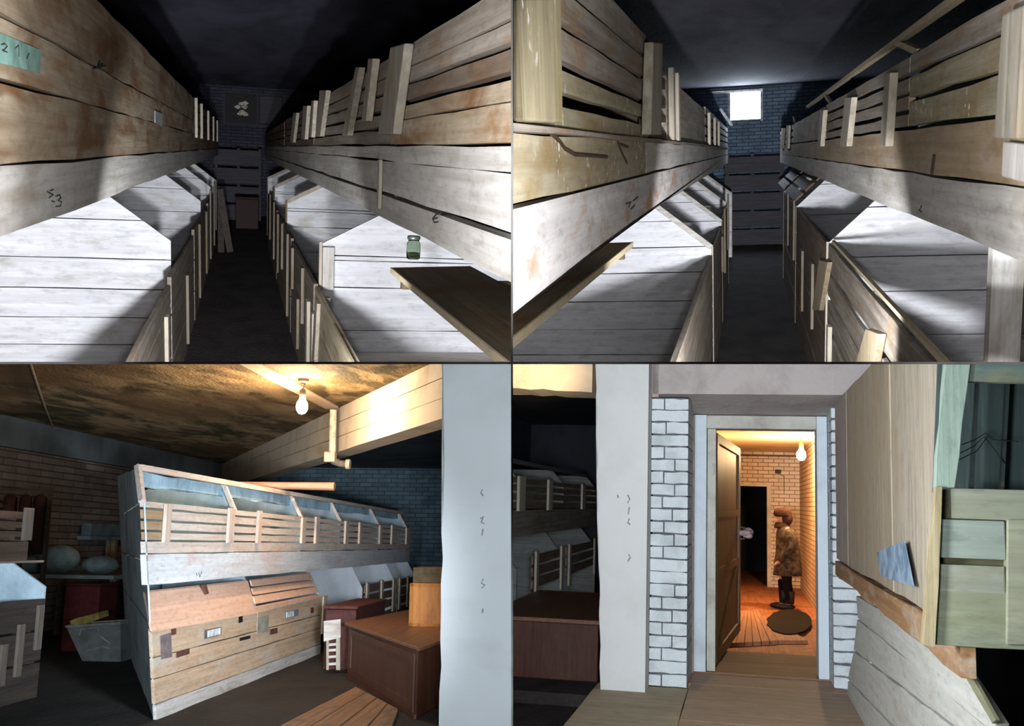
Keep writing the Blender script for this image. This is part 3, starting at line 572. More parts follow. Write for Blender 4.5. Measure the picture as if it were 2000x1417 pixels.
# =========================================================== LOWER LEFT ROOM: rack, bulb, beam and column
def room_bl():
    r = BL
    def side_board(T, name, mat, x, ya, yb, z0, z1, th, label=None, amp=.004, seg=.35):
        k0 = kz if abs(ya-y0) < 1e-6 else 0
        p = [(x, ya+k0*(z0-zf), z0), (x, yb, z0), (x, yb, z1), (x, ya+k0*(z1-zf), z1)]
        return T.part(name, Geo().prism(rough(p, (1, 0, 0), seg, amp), (th, 0, 0)), mat, label)
    kz = 0; y0 = -1; zf = -1.43; zc = 1.74; YB = 24.0; D2 = Vector((-.446, .895, 0)); NB = (.895, .446, 0); D3 = Vector((-.75, .66, 0))
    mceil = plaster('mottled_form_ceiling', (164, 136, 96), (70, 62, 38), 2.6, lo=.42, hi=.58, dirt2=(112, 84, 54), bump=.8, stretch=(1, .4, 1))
    mfl = plaster('dark_earth_floor', (48, 44, 40), (30, 28, 26), 2.0, bump=.8, stretch=(1, .5, 1))
    mbr = brick('grey_brown_brick', (122, 112, 106), (100, 90, 84), (60, 54, 52), plane='x', bw=.7, bh=.105, dirt=(74, 66, 62))
    mbb = brick('blue_brick_wall', (96, 112, 118), (80, 96, 104), (56, 66, 74), bw=.3, bh=.1)
    mdk = plaster('shaded_rear_plaster', (84, 96, 100), (60, 70, 74), 1.0)
    t = .12
    struct(r, 'floor', Geo().box((-9, 3, zf-t), (.8, YB+t, zf)), mfl)
    # one ceiling, two tones: shade behind the beam is put into the colour
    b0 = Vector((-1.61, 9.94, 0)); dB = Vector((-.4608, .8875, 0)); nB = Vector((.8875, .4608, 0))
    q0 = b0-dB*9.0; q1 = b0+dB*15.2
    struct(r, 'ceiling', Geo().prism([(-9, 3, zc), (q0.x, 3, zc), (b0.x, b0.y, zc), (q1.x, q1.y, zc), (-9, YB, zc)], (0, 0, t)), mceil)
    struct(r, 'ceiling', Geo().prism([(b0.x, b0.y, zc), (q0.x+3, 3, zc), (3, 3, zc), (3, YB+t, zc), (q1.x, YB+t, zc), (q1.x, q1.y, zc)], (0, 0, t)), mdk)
    struct(r, 'wall_left', Geo().box((-8.62, 3, zf), (-8.5, YB, zc)), mbr)
    struct(r, 'wall_back', Geo().box((-8.5, YB, zf), (3, YB+t, zc)), mbb)
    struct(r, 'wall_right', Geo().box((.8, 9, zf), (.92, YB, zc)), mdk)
    struct(r, 'trim_1', Geo().box((-8.5, 3, 1.30), (-8.40, YB, zc)), plaster('blue_grey_band', (92, 100, 104), (70, 78, 82), 1.2))
    # boxed beam
    W = wood('beam_plank', (212, 188, 158), (192, 166, 136), (170, 140, 112), .3, 'x', 1.5, bump=.2)
    g = Geo(); e0 = b0-dB*4.5; e1 = b0+dB*15
    for a, b in ((1.16, 1.35), (1.357, 1.545), (1.552, 1.739)):
        g.prism(rough([(e0.x, e0.y, a), (e1.x, e1.y, a), (e1.x, e1.y, b), (e0.x, e0.y, b)], nB, .7, .004), nB*.3)
    Bm = struct(r, 'trim_2', g, plaster('beam_plaster', (216, 200, 176), (176, 158, 132), 1.6, lo=.5, hi=.8, bump=.2))
    # --- column
    colm = plaster('whitewashed_column', (206, 208, 206), (186, 186, 182), 1.1, lo=.5, hi=.85, bump=.25, dirt2=(190, 190, 186))
    zt = 1.74
    le = [(862, 712), (866, 760), (863, 800), (869, 835), (864, 870), (868, 905), (862, 950), (866, 990), (862, 1040), (865, 1090), (861, 1140), (862, 1190), (860, 1250), (862, 1300), (858, 1350), (857, 1420)]
    pts = [r.P(a, b, y=8.0) for a, b in le]
    g = Geo().prism([Vector((pts[0].x, 8, zt))]+pts+[Vector((pts[-1].x, 8, zf)), Vector((0.2, 8, zf)), Vector((0.2, 8, zt))], (0, 1.1, 0))
    cl = struct(r, 'wall_pier', g, colm)
    g = Geo()
    for st in ([(942, 955), (939, 962), (944, 968)], [(938, 1012), (944, 1008), (940, 1020), (946, 1022)], [(943, 1032), (941, 1045)], [(944, 1130), (940, 1138), (947, 1142), (941, 1148)], [(943, 1188), (942, 1196)]):
        g.tube([r.P(a, b, y=7.998) for a, b in st], .006, 5)
    build('pencil_mark', g, flat('faint_pencil', (150, 152, 152)), r, cl)
    # --- front rack
    T = Thing(r, 'storage_rack', 'big free-standing storage rack with slatted top front and blue-white boarded end', 'storage rack', (-3.6, 8.1, zf))
    x = -3.5; y0 = r.P(300, 1410, x=x).y; Y1 = 20.2
    A = Vector((x, y0, 0)); kz = (r.P(279, 988, x=x).y-y0)/(.30-zf); f = lambda s, z: A+D2*s+Vector((0, kz*(z-zf), z))
    Wb = lambda n: wood('pinkish_white_board%d' % n, (206, 196, 186), (176, 164, 152), (184, 150, 130), .3, 'y', 1.6, off=n*4)
    g = planks(Geo(), [f(0, zf+.003), f(0, .30), f(.42, .585), f(6.4, .84), f(6.4, zf+.003)], [-1.08, -.66, -.17, .3], (.0, .035, 0), gap=.015, amp=.004, seg=.5)
    T.part('end_panel', g, plaster('cool_lit_boards', (206, 222, 226), (150, 170, 178), 2.0, lo=.45, hi=.7, stretch=(1, .5, 1)), label='end boards, cool light put into their blue-white colour')  # cool blue light on this end is put into the board colour
    T.part('front_board', Geo().prism(rough([(x, y0+kz*(-.355-zf), -.355), (x, Y1, -.355), (x, Y1, -.115), (x, y0+kz*(-.115-zf), -.115)], (1, 0, 0), .5, .005), (-.05, 0, 0)), wood('blue_white_beam', (206, 210, 210), (180, 184, 186), (184, 160, 148), .3, 'y', 1.2, off=21), bev=.005, label='broad whitewashed board between the tiers')
    side_board(T, 'front_board', Wb(1), x, y0, Y1, -.105, -.015, -.04, amp=.003)
    sl = Wb(2); sl2 = wood('tan_slat_short', (176, 150, 118), (142, 118, 90), None, 0, 'y')
    pm = lambda px: r.P(px, 1030, x=x).y
    for i, (a, b) in enumerate(((.0, .06), (.08, .145), (.165, .235), (.255, .30))):
        side_board(T, 'slat', sl2 if i < 3 else sl, x-.005, y0, pm(320), a, b, -.025, amp=.002)
        side_board(T, 'slat', sl, x, pm(320), pm(590), a, b, -.025, amp=.004)
        side_board(T, 'slat', sl, x, pm(598), Y1, a, b, -.025, amp=.004)
    for px, wd in ((322, 11), (447, 10), (503, 7), (590, 7), (617, 7), (675, 6), (702, 5), (742, 5), (765, 4), (794, 4)):
        ya, yb_ = pm(px-wd/2), pm(px+wd/2)
        T.part('batten', Geo().box((x, ya, -.02), (x+.03, yb_, .30+R.uniform(-.01, .02))), wood('pink_batten', (200, 184, 168), (176, 158, 142), None, 0, 'z'), bev=.004)
    xr = x-.19
    T.part('top_rail', Geo().bar((f(.42, .585).x, f(.42, .585).y, .585), (f(.42, .5).x, Y1, .585), .05, .05), Wb(3), label='pale top rail')
    dv = plaster('pale_blue_partition', (176, 196, 204), (140, 160, 170), 1.6)
    xi = f(.42, .5).x-.04
    T.part('lit_inner_strip', Geo().prism(rough([(xi, y0-.1, .44), (xi, Y1, .47), (xi, Y1, .565), (xi, y0-.1, .565)], (1, 0, 0), .3, .018), (-.02, 0, 0)), plaster('blue_light_strip', (160, 190, 204), (120, 146, 160), 3), label='added torn strip, pale blue for the light under the top rail')  # added strip; light on the inner top is put into its blue
    T.part('corner_post', Geo().bar(f(0, .29)+Vector((0, -.02, 0)), f(.42, .59)+Vector((0, -.02, 0)), .04, .05, up=(0, 1, 0)), Wb(3))
    for px in (462, 592, 668, 742, 796):
        yy = pm(px); B = Vector((x-.03, yy, 0)); k = lambda s, z: B+D3*s+Vector((0, 0, z))
        T.part('upper_divider', Geo().prism([k(0, -.34), k(0, .29), k(.26, .56), k(2.2, .56), k(2.2, -.34)], (0, .03, 0)), dv, label='pale blue partition of the upper tier')
        T.part('edge_strip', Geo().bar(k(0, .29)+Vector((.01, -.02, 0)), k(.26, .57)+Vector((.01, -.02, 0)), .04, .04, up=(0, 1, 0)), Wb(3))
    xb = x-1.75
    T.part('back_panel', planks(Geo(), [(xb, y0+3.6, zf), (xb, Y1+3.5, zf), (xb, Y1+3.5, .60), (xb, y0+3.6, .60)], [-1.1, -.8, -.4, .0, .3], (-.03, 0, 0)), dv)
    T.part('deck', Geo().prism([(x-.06, y0+.15, -.355), (x-.06, Y1, -.355), (xb, Y1+3.4, -.355), (xb, y0+3.6, -.355)], (0, 0, .025)), W_RAIL)
    # lower tier
    tan = lambda n: wood('tan_bin_board%d' % n, (198, 174, 146), (170, 144, 116), (182, 172, 156), .35, 'y', 1.4, off=n*3)
    yA, yB = r.P(500, 1240, x=x+.02).y, r.P(627, 1230, x=x+.02).y
    for i, (a, b) in enumerate(((-.925, -.70), (-1.095, -.935), (-1.30, -1.105))):
        side_board(T, 'bin_front', tan(i), x+.02, y0, yA if i == 0 else yB, a, b, -.03, amp=.004)
    side_board(T, 'bin_front', tan(3), x+.02, yA+.02, yB, -.925, -.70, -.03, amp=.004)
    side_board(T, 'skirting_board', w_white('y', 2), x+.025, y0, yB, zf+.003, -1.31, -.03, amp=.004, label='whitewashed bottom board')
    lid = wood('bare_pink_lid', (206, 172, 148), (186, 150, 126), None, 0, 'y')
    L = T.part('bin_lid', Geo().prism(rough([r.P(283, 1157, x=x-.10), r.P(484, 1134, x=x-.10), r.P(502, 1197, x=x+.035), r.P(297, 1234, x=x+.035)], (1, 0, .8), .5, .004), (-.02, 0, .012)), lid, label='plain pinkish sloping lid')
    build('hinge', Geo().prism([r.P(a, b, x=x-.07) for a, b in ((392, 1143), (399, 1142), (404, 1160), (399, 1161))], (.02, 0, .01)), flat('rusty_metal', (112, 76, 62), .6, .3), r, L, T.base)
    tl = [(490, 1134, 605, 1119), (493, 1150, 611, 1134), (496, 1166, 617, 1147), (499, 1184, 622, 1160)]
    for i in range(3):
        a, b, c, d = tl[i]; e, f_, g_, h = tl[i+1]; xx = lambda k: x-.10+.045*k
        T.part('lid_slat', Geo().prism([r.P(a, b, x=xx(i)), r.P(c, d, x=xx(i)), r.P(g_, h-4, x=xx(i+.75)), r.P(e, f_-5, x=xx(i+.75))], (-.02, 0, .012)), lid)
    T.part('lid_slat', Geo().prism([r.P(499, 1186, x=x+.03), r.P(622, 1161, x=x+.03), r.P(628, 1166, x=x+.035), r.P(502, 1196, x=x+.035)], (-.02, 0, .012)), lid)
    # stuck-on cards and hardware of the bin fronts
    xx = x+.0205
    def card(nm, pl, m, lab=None, th=.006): return T.part(nm, Geo().prism([r.P(a, b, x=xx) for a, b in pl], (th, 0, 0)), m, lab)
    card('label_card', ((399, 1230), (431, 1223), (431, 1239), (399, 1247)), flat('dark_label', (96, 92, 88)), 'dark card holder')
    card('label_card', ((404, 1231), (429, 1225), (429, 1238), (404, 1244)), flat('white_label', (214, 222, 226)), 'white card', .009)
    card('label_card', ((556, 1194), (582, 1189), (582, 1201), (556, 1207)), flat('blue_label', (110, 128, 146)), 'blue card holder')
    card('label_card', ((558, 1195), (573, 1192), (573, 1202), (558, 1206)), flat('white_label', (214, 222, 226)), 'white card', .009)
    card('grey_patch', ((312, 1241), (333, 1235), (335, 1282), (314, 1287)), flat('mauve_grey_patch', (126, 112, 112)))
    card('hasp', ((334, 1228), (343, 1226), (343, 1238), (334, 1240)), flat('rusty_metal', (112, 76, 62), .6, .3))
    card('hasp', ((344, 1272), (369, 1265), (369, 1276), (344, 1284)), flat('rusty_metal', (112, 76, 62), .6, .3))
    card('hasp', ((466, 1204), (473, 1202), (473, 1214), (466, 1216)), flat('black_metal', (40, 38, 38), .5, .4))
    card('hasp', ((468, 1245), (488, 1240), (488, 1246), (468, 1251)), flat('black_metal', (40, 38, 38), .5, .4))
    card('hasp', ((606, 1186), (612, 1185), (612, 1196), (606, 1197)), flat('rusty_metal', (112, 76, 62), .6, .3))
    card('grey_patch', ((502, 1205), (524, 1200), (524, 1232), (502, 1238)), flat('grey_green_patch', (150, 150, 134)))
    card('hasp', ((527, 1228), (541, 1225), (541, 1236), (527, 1239)), flat('rusty_metal', (112, 76, 62), .6, .3))
    mark(T, [[(383, 1118), (385, 1124)], [(388, 1118), (390, 1126), (394, 1116)]], .0035, x=x+.0005)
    # lower partitions
    wp = plaster('white_partition', (214, 218, 222), (196, 200, 204), 1.2)
    for px in (503, 626, 708, 772, 812):
        yy = r.P(px, 1190, x=x).y; B = Vector((x-.015, yy, 0)); k = lambda s, z: B+D3*s+Vector((0, 0, z))
        T.part('lower_divider', Geo().prism([k(0, zf+.003), k(0, -.70), k(.30, -.37), k(2.2, -.37), k(2.2, zf+.003)], (0, .03, 0)), wp if px > 700 else dv)
    T.part('corner_post', Geo().box((x, yB, -1.18), (x+.04, yB+.22, -.70)), W_BATT, bev=.004)
    for pa, pb in ((712, 770), (776, 810)):
        ya, yb_ = r.P(pa, 1190, x=x).y, r.P(pb, 1190, x=x).y
        for i in range(3): side_board(T, 'slat', W_GREYB, x, ya, yb_, -.78-.16*i, -.66-.16*i, -.025)
        for yy in (ya+.1, (ya+yb_)/2, yb_-.2): batten(T, x+.03, yy, -1.2, -.62, .16, -.029)
        side_board(T, 'bin_front', W_RAIL, x, ya, yb_, zf+.003, -1.16, -.03)
    side_board(T, 'bin_front', wood('orange_plank', (160, 110, 64), (130, 86, 50), None, 0, 'y'), x, yB+.25, r.P(706, 1190, x=x).y, -1.05, -.93, -.03)
    # timber on top
    P_ = Thing(r, 'timber', 'round pinkish timber lying across the top of the free-standing rack', 'timber', (-4, 12.2, .64))
    P_.part('pole', Geo().tube([(-5.0, 12.2, .67), (-3.7, 12.2, .665), (-3.05, 12.2, .66)], [.042, .042, .05], 12), wood('pink_timber', (206, 160, 132), (176, 130, 104), None, 0, 'x'), smooth=False)
    # --- lamp
    b = r.P(590, 793, z=1.44)
    La = Thing(r, 'ceiling_lamp', 'bare glowing light bulb hanging from the mottled ceiling', 'lamp', b)
    La.part('bulb', Geo().lathe(b, [(.005, -.085), (.035, -.075), (.058, -.04), (.063, 0), (.055, .04), (.035, .07), (.027, .10)], 20), flat('lit_bulb', (255, 220, 160), emit=BLAMP, ecol=(255, 224, 186)), smooth=True, clip=False)
    La.part('socket', Geo().lathe(b, [(.03, .10), (.034, .11), (.034, .17), (.02, .19)], 16), flat('brown_socket', (110, 92, 76)), smooth=True)
    La.part('cord', Geo().tube([b+Vector((0, 0, .19)), b+Vector((.02, 0, .25)), (b.x, b.y, zc)], .009), flat('grey_cord', (120, 112, 100)))
    La.part('ceiling_rose', Geo().lathe((b.x, b.y, zc-.05), [(.03, 0), (.06, .02), (.06, .05)], 16), flat('brown_socket', (110, 92, 76)))
    # --- conduit board and pipe
    Cn = Thing(r, 'cable_duct', 'long flat cable duct on the ceiling beside the bulb, ending in a pale pipe', 'duct', (-3.3, 13, 1.7))
    yy = 12.98
    Cn.part('duct_board', Geo().prism([(-3.42, 3, zc-.035), (-3.24, 3, zc-.035), (-3.24, yy, zc-.035), (-3.42, yy+.1, zc-.035)], (0, 0, .034)), W, bev=.006)
    Cn.part('pipe', Geo().tube([r.P(651, 800, y=12.85), r.P(650, 840, y=12.85), r.P(649, 888, y=12.85)], .045, 12), flat('cream_pipe', (222, 200, 168)))
    c = r.P(645, 893, y=12.80)
    Cn.part('junction_box', Geo().box(c-Vector((.07, .06, .06)), c+Vector((.07, .06, .07))), flat('cream_pipe', (222, 200, 168)), bev=.015)
    Cn.part('elbow', Geo().tube([c+Vector((.03, 0, -.04)), r.P(665, 905, y=12.8), r.P(676, 906, y=12.8)], .045, 12), flat('grey_elbow', (118, 108, 96)))
    Cn.part('end_cap', Geo().tube([r.P(676, 906, y=12.8), r.P(684, 906, y=12.8)], .062, 14), flat('cream_pipe', (222, 200, 168)))
    single(r, 'ceiling_cable', Geo().tube([r.P(a, b_, z=zc-.012) for a, b_ in ((58, 705), (70, 742), (88, 795), (104, 835), (114, 858))], .014, 6), flat('pale_cable', (150, 136, 116)), 'pale cable running along the dark ceiling at the left', 'cable', r.P(88, 795, z=zc))
    # --- cabinet and boxes
    dkw = wood('dark_red_brown_wood', (84, 48, 34), (56, 32, 24), (78, 52, 36), .4, 'z', rough=.5)
    a = Vector((-1.42, 8.75, 0)); bq = Vector((-2.6, 11.3, 0)); ex = Vector((.28, 2.3, 0)); zt_ = -.854
    K = Thing(r, 'cabinet', 'large dark brown wooden cabinet beside the white column', 'cabinet', (-1.9, 10, zf))
    u = (bq-a)
    K.part('body', Geo().prism([v+Vector((0, 0, zf+.002)) for v in (a, bq, bq+ex, a+ex)], (0, 0, zt_-zf-.035)), dkw, bev=.01)
    o_ = Vector((.0, -.05, 0)); 
    K.part('top', Geo().prism([v+Vector((0, 0, zt_-.03)) for v in (a+Vector((.02, -.06, 0)), bq+Vector((-.05, 0, 0)), bq+ex+Vector((-.03, .05, 0)), a+ex)], (0, 0, .03)), wood('brown_top', (128, 92, 70), (96, 66, 50), None, 0, 'y', rough=.45), bev=.006)
    n_ = Vector((-u.y, u.x, 0)).normalized(); n_ = n_ if n_.y < 0 else -n_
    for s0, s1, z0, z1 in ((.03, .07, zf+.04, zt_-.06), (.93, .97, zf+.04, zt_-.06), (.07, .93, zt_-.12, zt_-.06), (.07, .93, zf+.04, zf+.12)):
        K.part('frame_rail', Geo().prism([a+u*s0+Vector((0, 0, z0)), a+u*s1+Vector((0, 0, z0)), a+u*s1+Vector((0, 0, z1)), a+u*s0+Vector((0, 0, z1))], n_*.015), dkw)
    K.part('foot_strip', Geo().prism([a+u*0+Vector((0, 0, zf+.002)), bq+Vector((0, 0, zf+.002)), bq+Vector((0, 0, zf+.035)), a+Vector((0, 0, zf+.035))], n_*.02), dkw)
    S = Thing(r, 'chest', 'dark maroon chest behind the large brown cabinet, next to the rack', 'chest', (-2.9, 12, zf))
    S.part('body', Geo().box((-3.02, 11.9, zf+.002), (-2.66, 13.6, -.76)), flat('maroon_wood', (78, 40, 34)), bev=.01)
    S.part('lid', Geo().box((-3.04, 11.88, -.755), (-2.64, 13.62, -.72)), flat('maroon_wood2', (88, 46, 38)), bev=.008)
    O = Thing(r, 'box', 'orange-yellow plywood box standing on the brown cabinet', 'box', (-1.5, 10.9, zt_))
    yO = 10.9
    pl = [r.P(801, 1138, y=yO), r.P(801, 1212, y=yO)]
    O.part('body', Geo().box((pl[0].x, yO, zt_+.001), (-1.32, yO+.5, pl[0].z)), wood('orange_ply', (206, 138, 62), (176, 106, 44), (150, 90, 40), .3, 'z', rough=.5), bev=.008)
    for p0, p1 in (((pl[0].x, zt_+.002), (pl[0].x+.035, pl[0].z)), ((pl[0].x, zt_+.002), (-1.32, zt_+.035)), ((pl[0].x, pl[0].z-.035), (-1.32, pl[0].z))):
        O.part('edge_strip', Geo().box((p0[0], yO-.012, p0[1]), (p1[0], yO-.001, p1[1])), wood('amber_edge', (196, 130, 58), (160, 100, 44), None, 0, 'z'))
    single(r, 'box', Geo().box((pl[0].x+.02, yO+.05, pl[0].z+.001), (-1.25, yO+.55, pl[0].z+.16)), flat('dark_olive_box', (92, 76, 46)), 'flat dark olive box on top of the orange plywood box', 'box', (-1.5, 11.1, pl[0].z), bev=.008)
    # --- ladder-like crate end
    y_ = 11.6
    L_ = Thing(r, 'small_stand', 'small white slatted stand between the rack and the brown cabinet', 'stand', (-2.9, y_, zf))
    q = lambda a, b: r.P(a, b, y=y_)
    for pa, pb in ((637, 642), (656, 664)):
        L_.part('upright', Geo().prism([q(pa, 1308), q(pb, 1308), q(pb, 1212), q(pa, 1212)], (0, .03, 0)), W_BATT, bev=.003)
    for yy in (1256, 1267, 1280, 1294):
        L_.part('rung', Geo().prism([q(642, yy+5), q(656, yy+4), q(656, yy-1), q(642, yy)], (0, .02, 0)), w_white('x', 4))
    L_.part('panel', Geo().prism([q(633, 1252), q(666, 1244), q(666, 1208), q(633, 1212)], (0, -.02, 0)), w_white('x', 4))
    # --- boards on floor
    pm_ = [(532, 1425), (566, 1405), (694, 1340), (720, 1350), (742, 1362), (776, 1384), (748, 1432)]
    D = Thing(r, 'floor_hatch', 'worn brown plank hatch lying on the dark earth floor in front of the rack', 'hatch', (-2.5, 8.4, zf))
    for i in range(4):
        f0, f1 = i/4+.01, (i+1)/4-.01
        l = lambda p, q_, t_: (p[0]+(q_[0]-p[0])*t_, p[1]+(q_[1]-p[1])*t_)
        pa, pb = l((530, 1424), (760, 1440), f0), l((694, 1340), (778, 1384), f0)
        pc, pd = l((530, 1424), (760, 1440), f1), l((694, 1340), (778, 1384), f1)
        D.part('plank', Geo().prism(rough([r.P(*v, z=zf+.03) for v in (pa, pb, pd, pc)], (0, 0, 1), .3, .004), (0, 0, -.028)), wood('worn_floor_plank', (150, 112, 82), (110, 80, 58), (90, 80, 66), .4, 'y', 2))
    # small rounded thing at the bottom of the column
    cc = r.P(878, 1412, y=7.9)
    single(r, 'stone', Geo().blob((cc.x, 7.86, zf+.045), .07, .05, .05, 14, 8, .05), flat('brown_stone', (150, 130, 106)), 'small brown rounded stone at the foot of the white column', 'stone', (cc.x, 7.86, zf), smooth=True)
    # --- things on the left
    T = Thing(r, 'storage_rack', 'dark slatted rack at the left edge behind the free-standing rack', 'storage rack', (-5.2, 8.5, zf))
    xl = -5.05
    for a_, b_ in ((.01, .06), (.09, .14), (.17, .23), (-.20, -.03)): side_board(T, 'slat', wood('gloomy_brown_plank', (84, 70, 58), (60, 48, 40), None, 0, 'y'), xl, 7.2, 9.05, a_, b_, -.03)  # wood darkened, the gloom of this corner put into its colour
    batten(T, xl+.03, 8.98, -.02, .27, .14, -.029, wood('gloomy_batten', (110, 100, 90), (84, 76, 68), None, 0, 'z')); batten(T, xl+.03, 8.2, -.02, .25, .12, -.029, wood('gloomy_batten', (110, 100, 90), (84, 76, 68), None, 0, 'z'))
    for a_, b_ in ((-.82, -.55), (-1.10, -.84), (zf+.003, -1.12)): side_board(T, 'bin_front', wood('gloomy_brown_plank2', (70, 62, 54), (48, 42, 38), None, 0, 'y'), xl+.02, 7.2, 9.4, a_, b_, -.03)
    for yy, z0, z1 in ((9.0, -1.2, -.75), (9.3, -1.0, -.6), (8.75, -1.25, -.9)): batten(T, xl+.05, yy, z0, z1, .10, -.029, wood('gloomy_batten', (110, 100, 90), (84, 76, 68), None, 0, 'z'))
    T.part('divider', Geo().prism([(xl, 9.4, -.60), (xl, 9.4, -.44), (xl-.35, 9.4, -.22), (xl-1.6, 9.4, -.22), (xl-1.6, 9.4, -.60)], (0, .03, 0)), dv, label='pale blue corner panel')
    T.part('deck', Geo().box((xl-1.6, 7.2, -.22), (xl-.03, 9.4, -.20)), W_RAIL)
    T.part('end_panel', Geo().prism([(xl-.03, 9.36, zf+.003), (xl-.03, 9.36, -.60), (xl-1.6, 9.36, -.60), (xl-1.6, 9.36, zf+.003)], (0, .03, 0)), MC['gloomy_brown_plank2'])
    T.part('end_panel', Geo().prism([(xl-.03, 9.05, -.2), (xl-.03, 9.05, .22), (xl-1.6, 9.05, .3), (xl-1.6, 9.05, -.2)], (0, .03, 0)), MC['gloomy_brown_plank'])
    def at(px, py, y): return r.P(px, py, y=y)
    y_ = 12.2; c = at(190, 1297, y_)
    B = Thing(r, 'bucket', 'square grey bin with crumpled pale liner, on the floor left of the rack end', 'bin', (c.x, y_, zf))
    def ring(px0, px1, py, yy): a_, b_ = at(px0, py, yy), at(px1, py, yy); return a_, b_
    a0, b0_ = at(160, 1296, y_), at(236, 1290, y_); a1, b1 = at(134, 1222, y_), at(240, 1208, y_)
    zb, zt2 = zf+.002, a1.z; dd = .5
    vs = [(a0.x, y_, zb), (b0_.x, y_, zb), (b0_.x, y_+dd, zb), (a0.x, y_+dd, zb), (a1.x, y_-.06, zt2), (b1.x, y_-.06, zt2+.05), (b1.x, y_+dd+.06, zt2+.05), (a1.x, y_+dd+.06, zt2)]
    m_gr = plaster('grey_tub', (122, 124, 118), (90, 92, 88), 5.0)
    B.part('tub', Geo().add(vs, [(0, 1, 5, 4), (1, 2, 6, 5), (2, 3, 7, 6), (3, 0, 4, 7), (0, 3, 2, 1)]).add([Vector(v)*1 for v in [(a1.x+.03, y_, zt2-.04), (b1.x-.03, y_, zt2-.0), (b1.x-.03, y_+dd, zt2-.0), (a1.x+.03, y_+dd, zt2-.04)]], [(0, 1, 2, 3)]), m_gr)
    B.part('rim', Geo().tube([vs[4], vs[5], vs[6], vs[7], vs[4]], .015, 6), flat('pale_rim', (150, 148, 136)))
    g = Geo()
    for st in ([(155, 1240), (158, 1228), (190, 1224), (193, 1232)], [(196, 1242), (215, 1256)], [(170, 1270), (200, 1262), (214, 1266)]): g.tube([at(a_, b_, y_-.05) for a_, b_ in st], .008, 5)
    B.part('tape_fold', g, flat('pale_fold', (170, 168, 160)))
    single(r, 'cloth', Geo().prism(rough([at(a_, b_, y_+.1) for a_, b_ in ((136, 1212), (192, 1196), (194, 1208), (140, 1224))], (0, 1, 0), .1, .01), (0, .25, .02)), flat('yellow_cloth', (170, 146, 70)), 'folded yellow cloth lying in the grey bin', 'cloth', at(165, 1205, y_+.1))
    y_ = 13.2; a_, b_ = at(122, 1215, y_), at(196, 1140, y_)
    K = Thing(r, 'box', 'dark red box standing behind the grey bin', 'box', (a_.x, y_, zf))
    K.part('body', Geo().box((a_.x, y_, zf+.002), (b_.x, y_+.5, b_.z-.03)), flat('dark_red_box', (92, 26, 24)), bev=.01)
    K.part('lid', Geo().box((a_.x-.02, y_-.02, b_.z-.028), (b_.x+.02, y_+.52, b_.z)), flat('dark_red_lid', (80, 24, 24)), bev=.01)
    y_ = 14.6; a_, b_ = at(60, 1120, y_), at(236, 1105, y_)
    Tb = Thing(r, 'low_table', 'pale low bench against the brick wall, loaded with sacks', 'bench', (a_.x, y_, zf))
    Tb.part('top', Geo().box((a_.x, y_-.2, a_.z-.05), (b_.x, y_+.9, a_.z)), plaster('pale_slab', (132, 142, 138), (98, 106, 102), 2))
    for xx_ in (a_.x+.05, b_.x-.15):
        Tb.part('leg', Geo().box((xx_, y_, zf+.002), (xx_+.1, y_+.1, a_.z-.052)), W_GREYB); Tb.part('leg', Geo().box((xx_, y_+.7, zf+.002), (xx_+.1, y_+.8, a_.z-.052)), W_GREYB)
    zt3 = a_.z
    skm = plaster('grey_green_sack', (128, 142, 138), (92, 104, 102), 4)
    for px, rx_, rz_, lab in ((115, .30, .20, 'largest grey-green sack on the low bench'), (66, .12, .12, 'darker sack at the left end of the low bench'), (196, .26, .13, 'flat bluish sack at the right end of the low bench')):
        p = at(px, 1100, y_+.3)
        single(r, 'sack', Geo().blob((p.x, y_+.3, zt3+rz_*1.05), rx_, .25, rz_, 20, 12, .04, px), skm, lab, 'sack', (p.x, y_+.3, zt3), group='sacks on the low bench', smooth=True)
    y_ = 17.5; a_, b_ = at(88, 1052, y_), at(232, 1022, y_)
    Sh = Thing(r, 'wall_shelf', 'bluish covered shelf along the brick wall above the sacks', 'shelf', (a_.x, y_, a_.z))
    Sh.part('top', Geo().box((-8.39, y_-1, a_.z), (b_.x, y_+.8, a_.z+.06)), plaster('bluish_slab', (104, 122, 130), (78, 92, 100), 2))
    Sh.part('cover', Geo().box((-8.39, y_-.9, a_.z+.061), (b_.x-.05, y_+.7, b_.z)), plaster('bluish_cover', (92, 108, 116), (64, 78, 86), 3), bev=.03)
    for xx_ in (-8.3, b_.x-.2): Sh.part('bracket', Geo().box((xx_, y_, zf+.002), (xx_+.1, y_+.1, a_.z-.002)), W_GREYB)
    y_ = 13.8
    Rl = Thing(r, 'coat_rail', 'dark rail on a post by the brick wall, holding rust-brown coats', 'clothes rail', (at(95, 958, y_).x, y_, zf))
    p0 = at(95, 956, y_)
    Rl.part('rail', Geo().bar((-8.39, y_, p0.z), p0, .03, .03), MC['gloomy_brown_plank'])
    Rl.part('post', Geo().box((p0.x, y_-.02, zf+.002), (p0.x+.05, y_+.03, p0.z+.02)), MC['gloomy_brown_plank'])
    cm = plaster('rusty_cloth', (60, 36, 28), (38, 26, 22), 5)
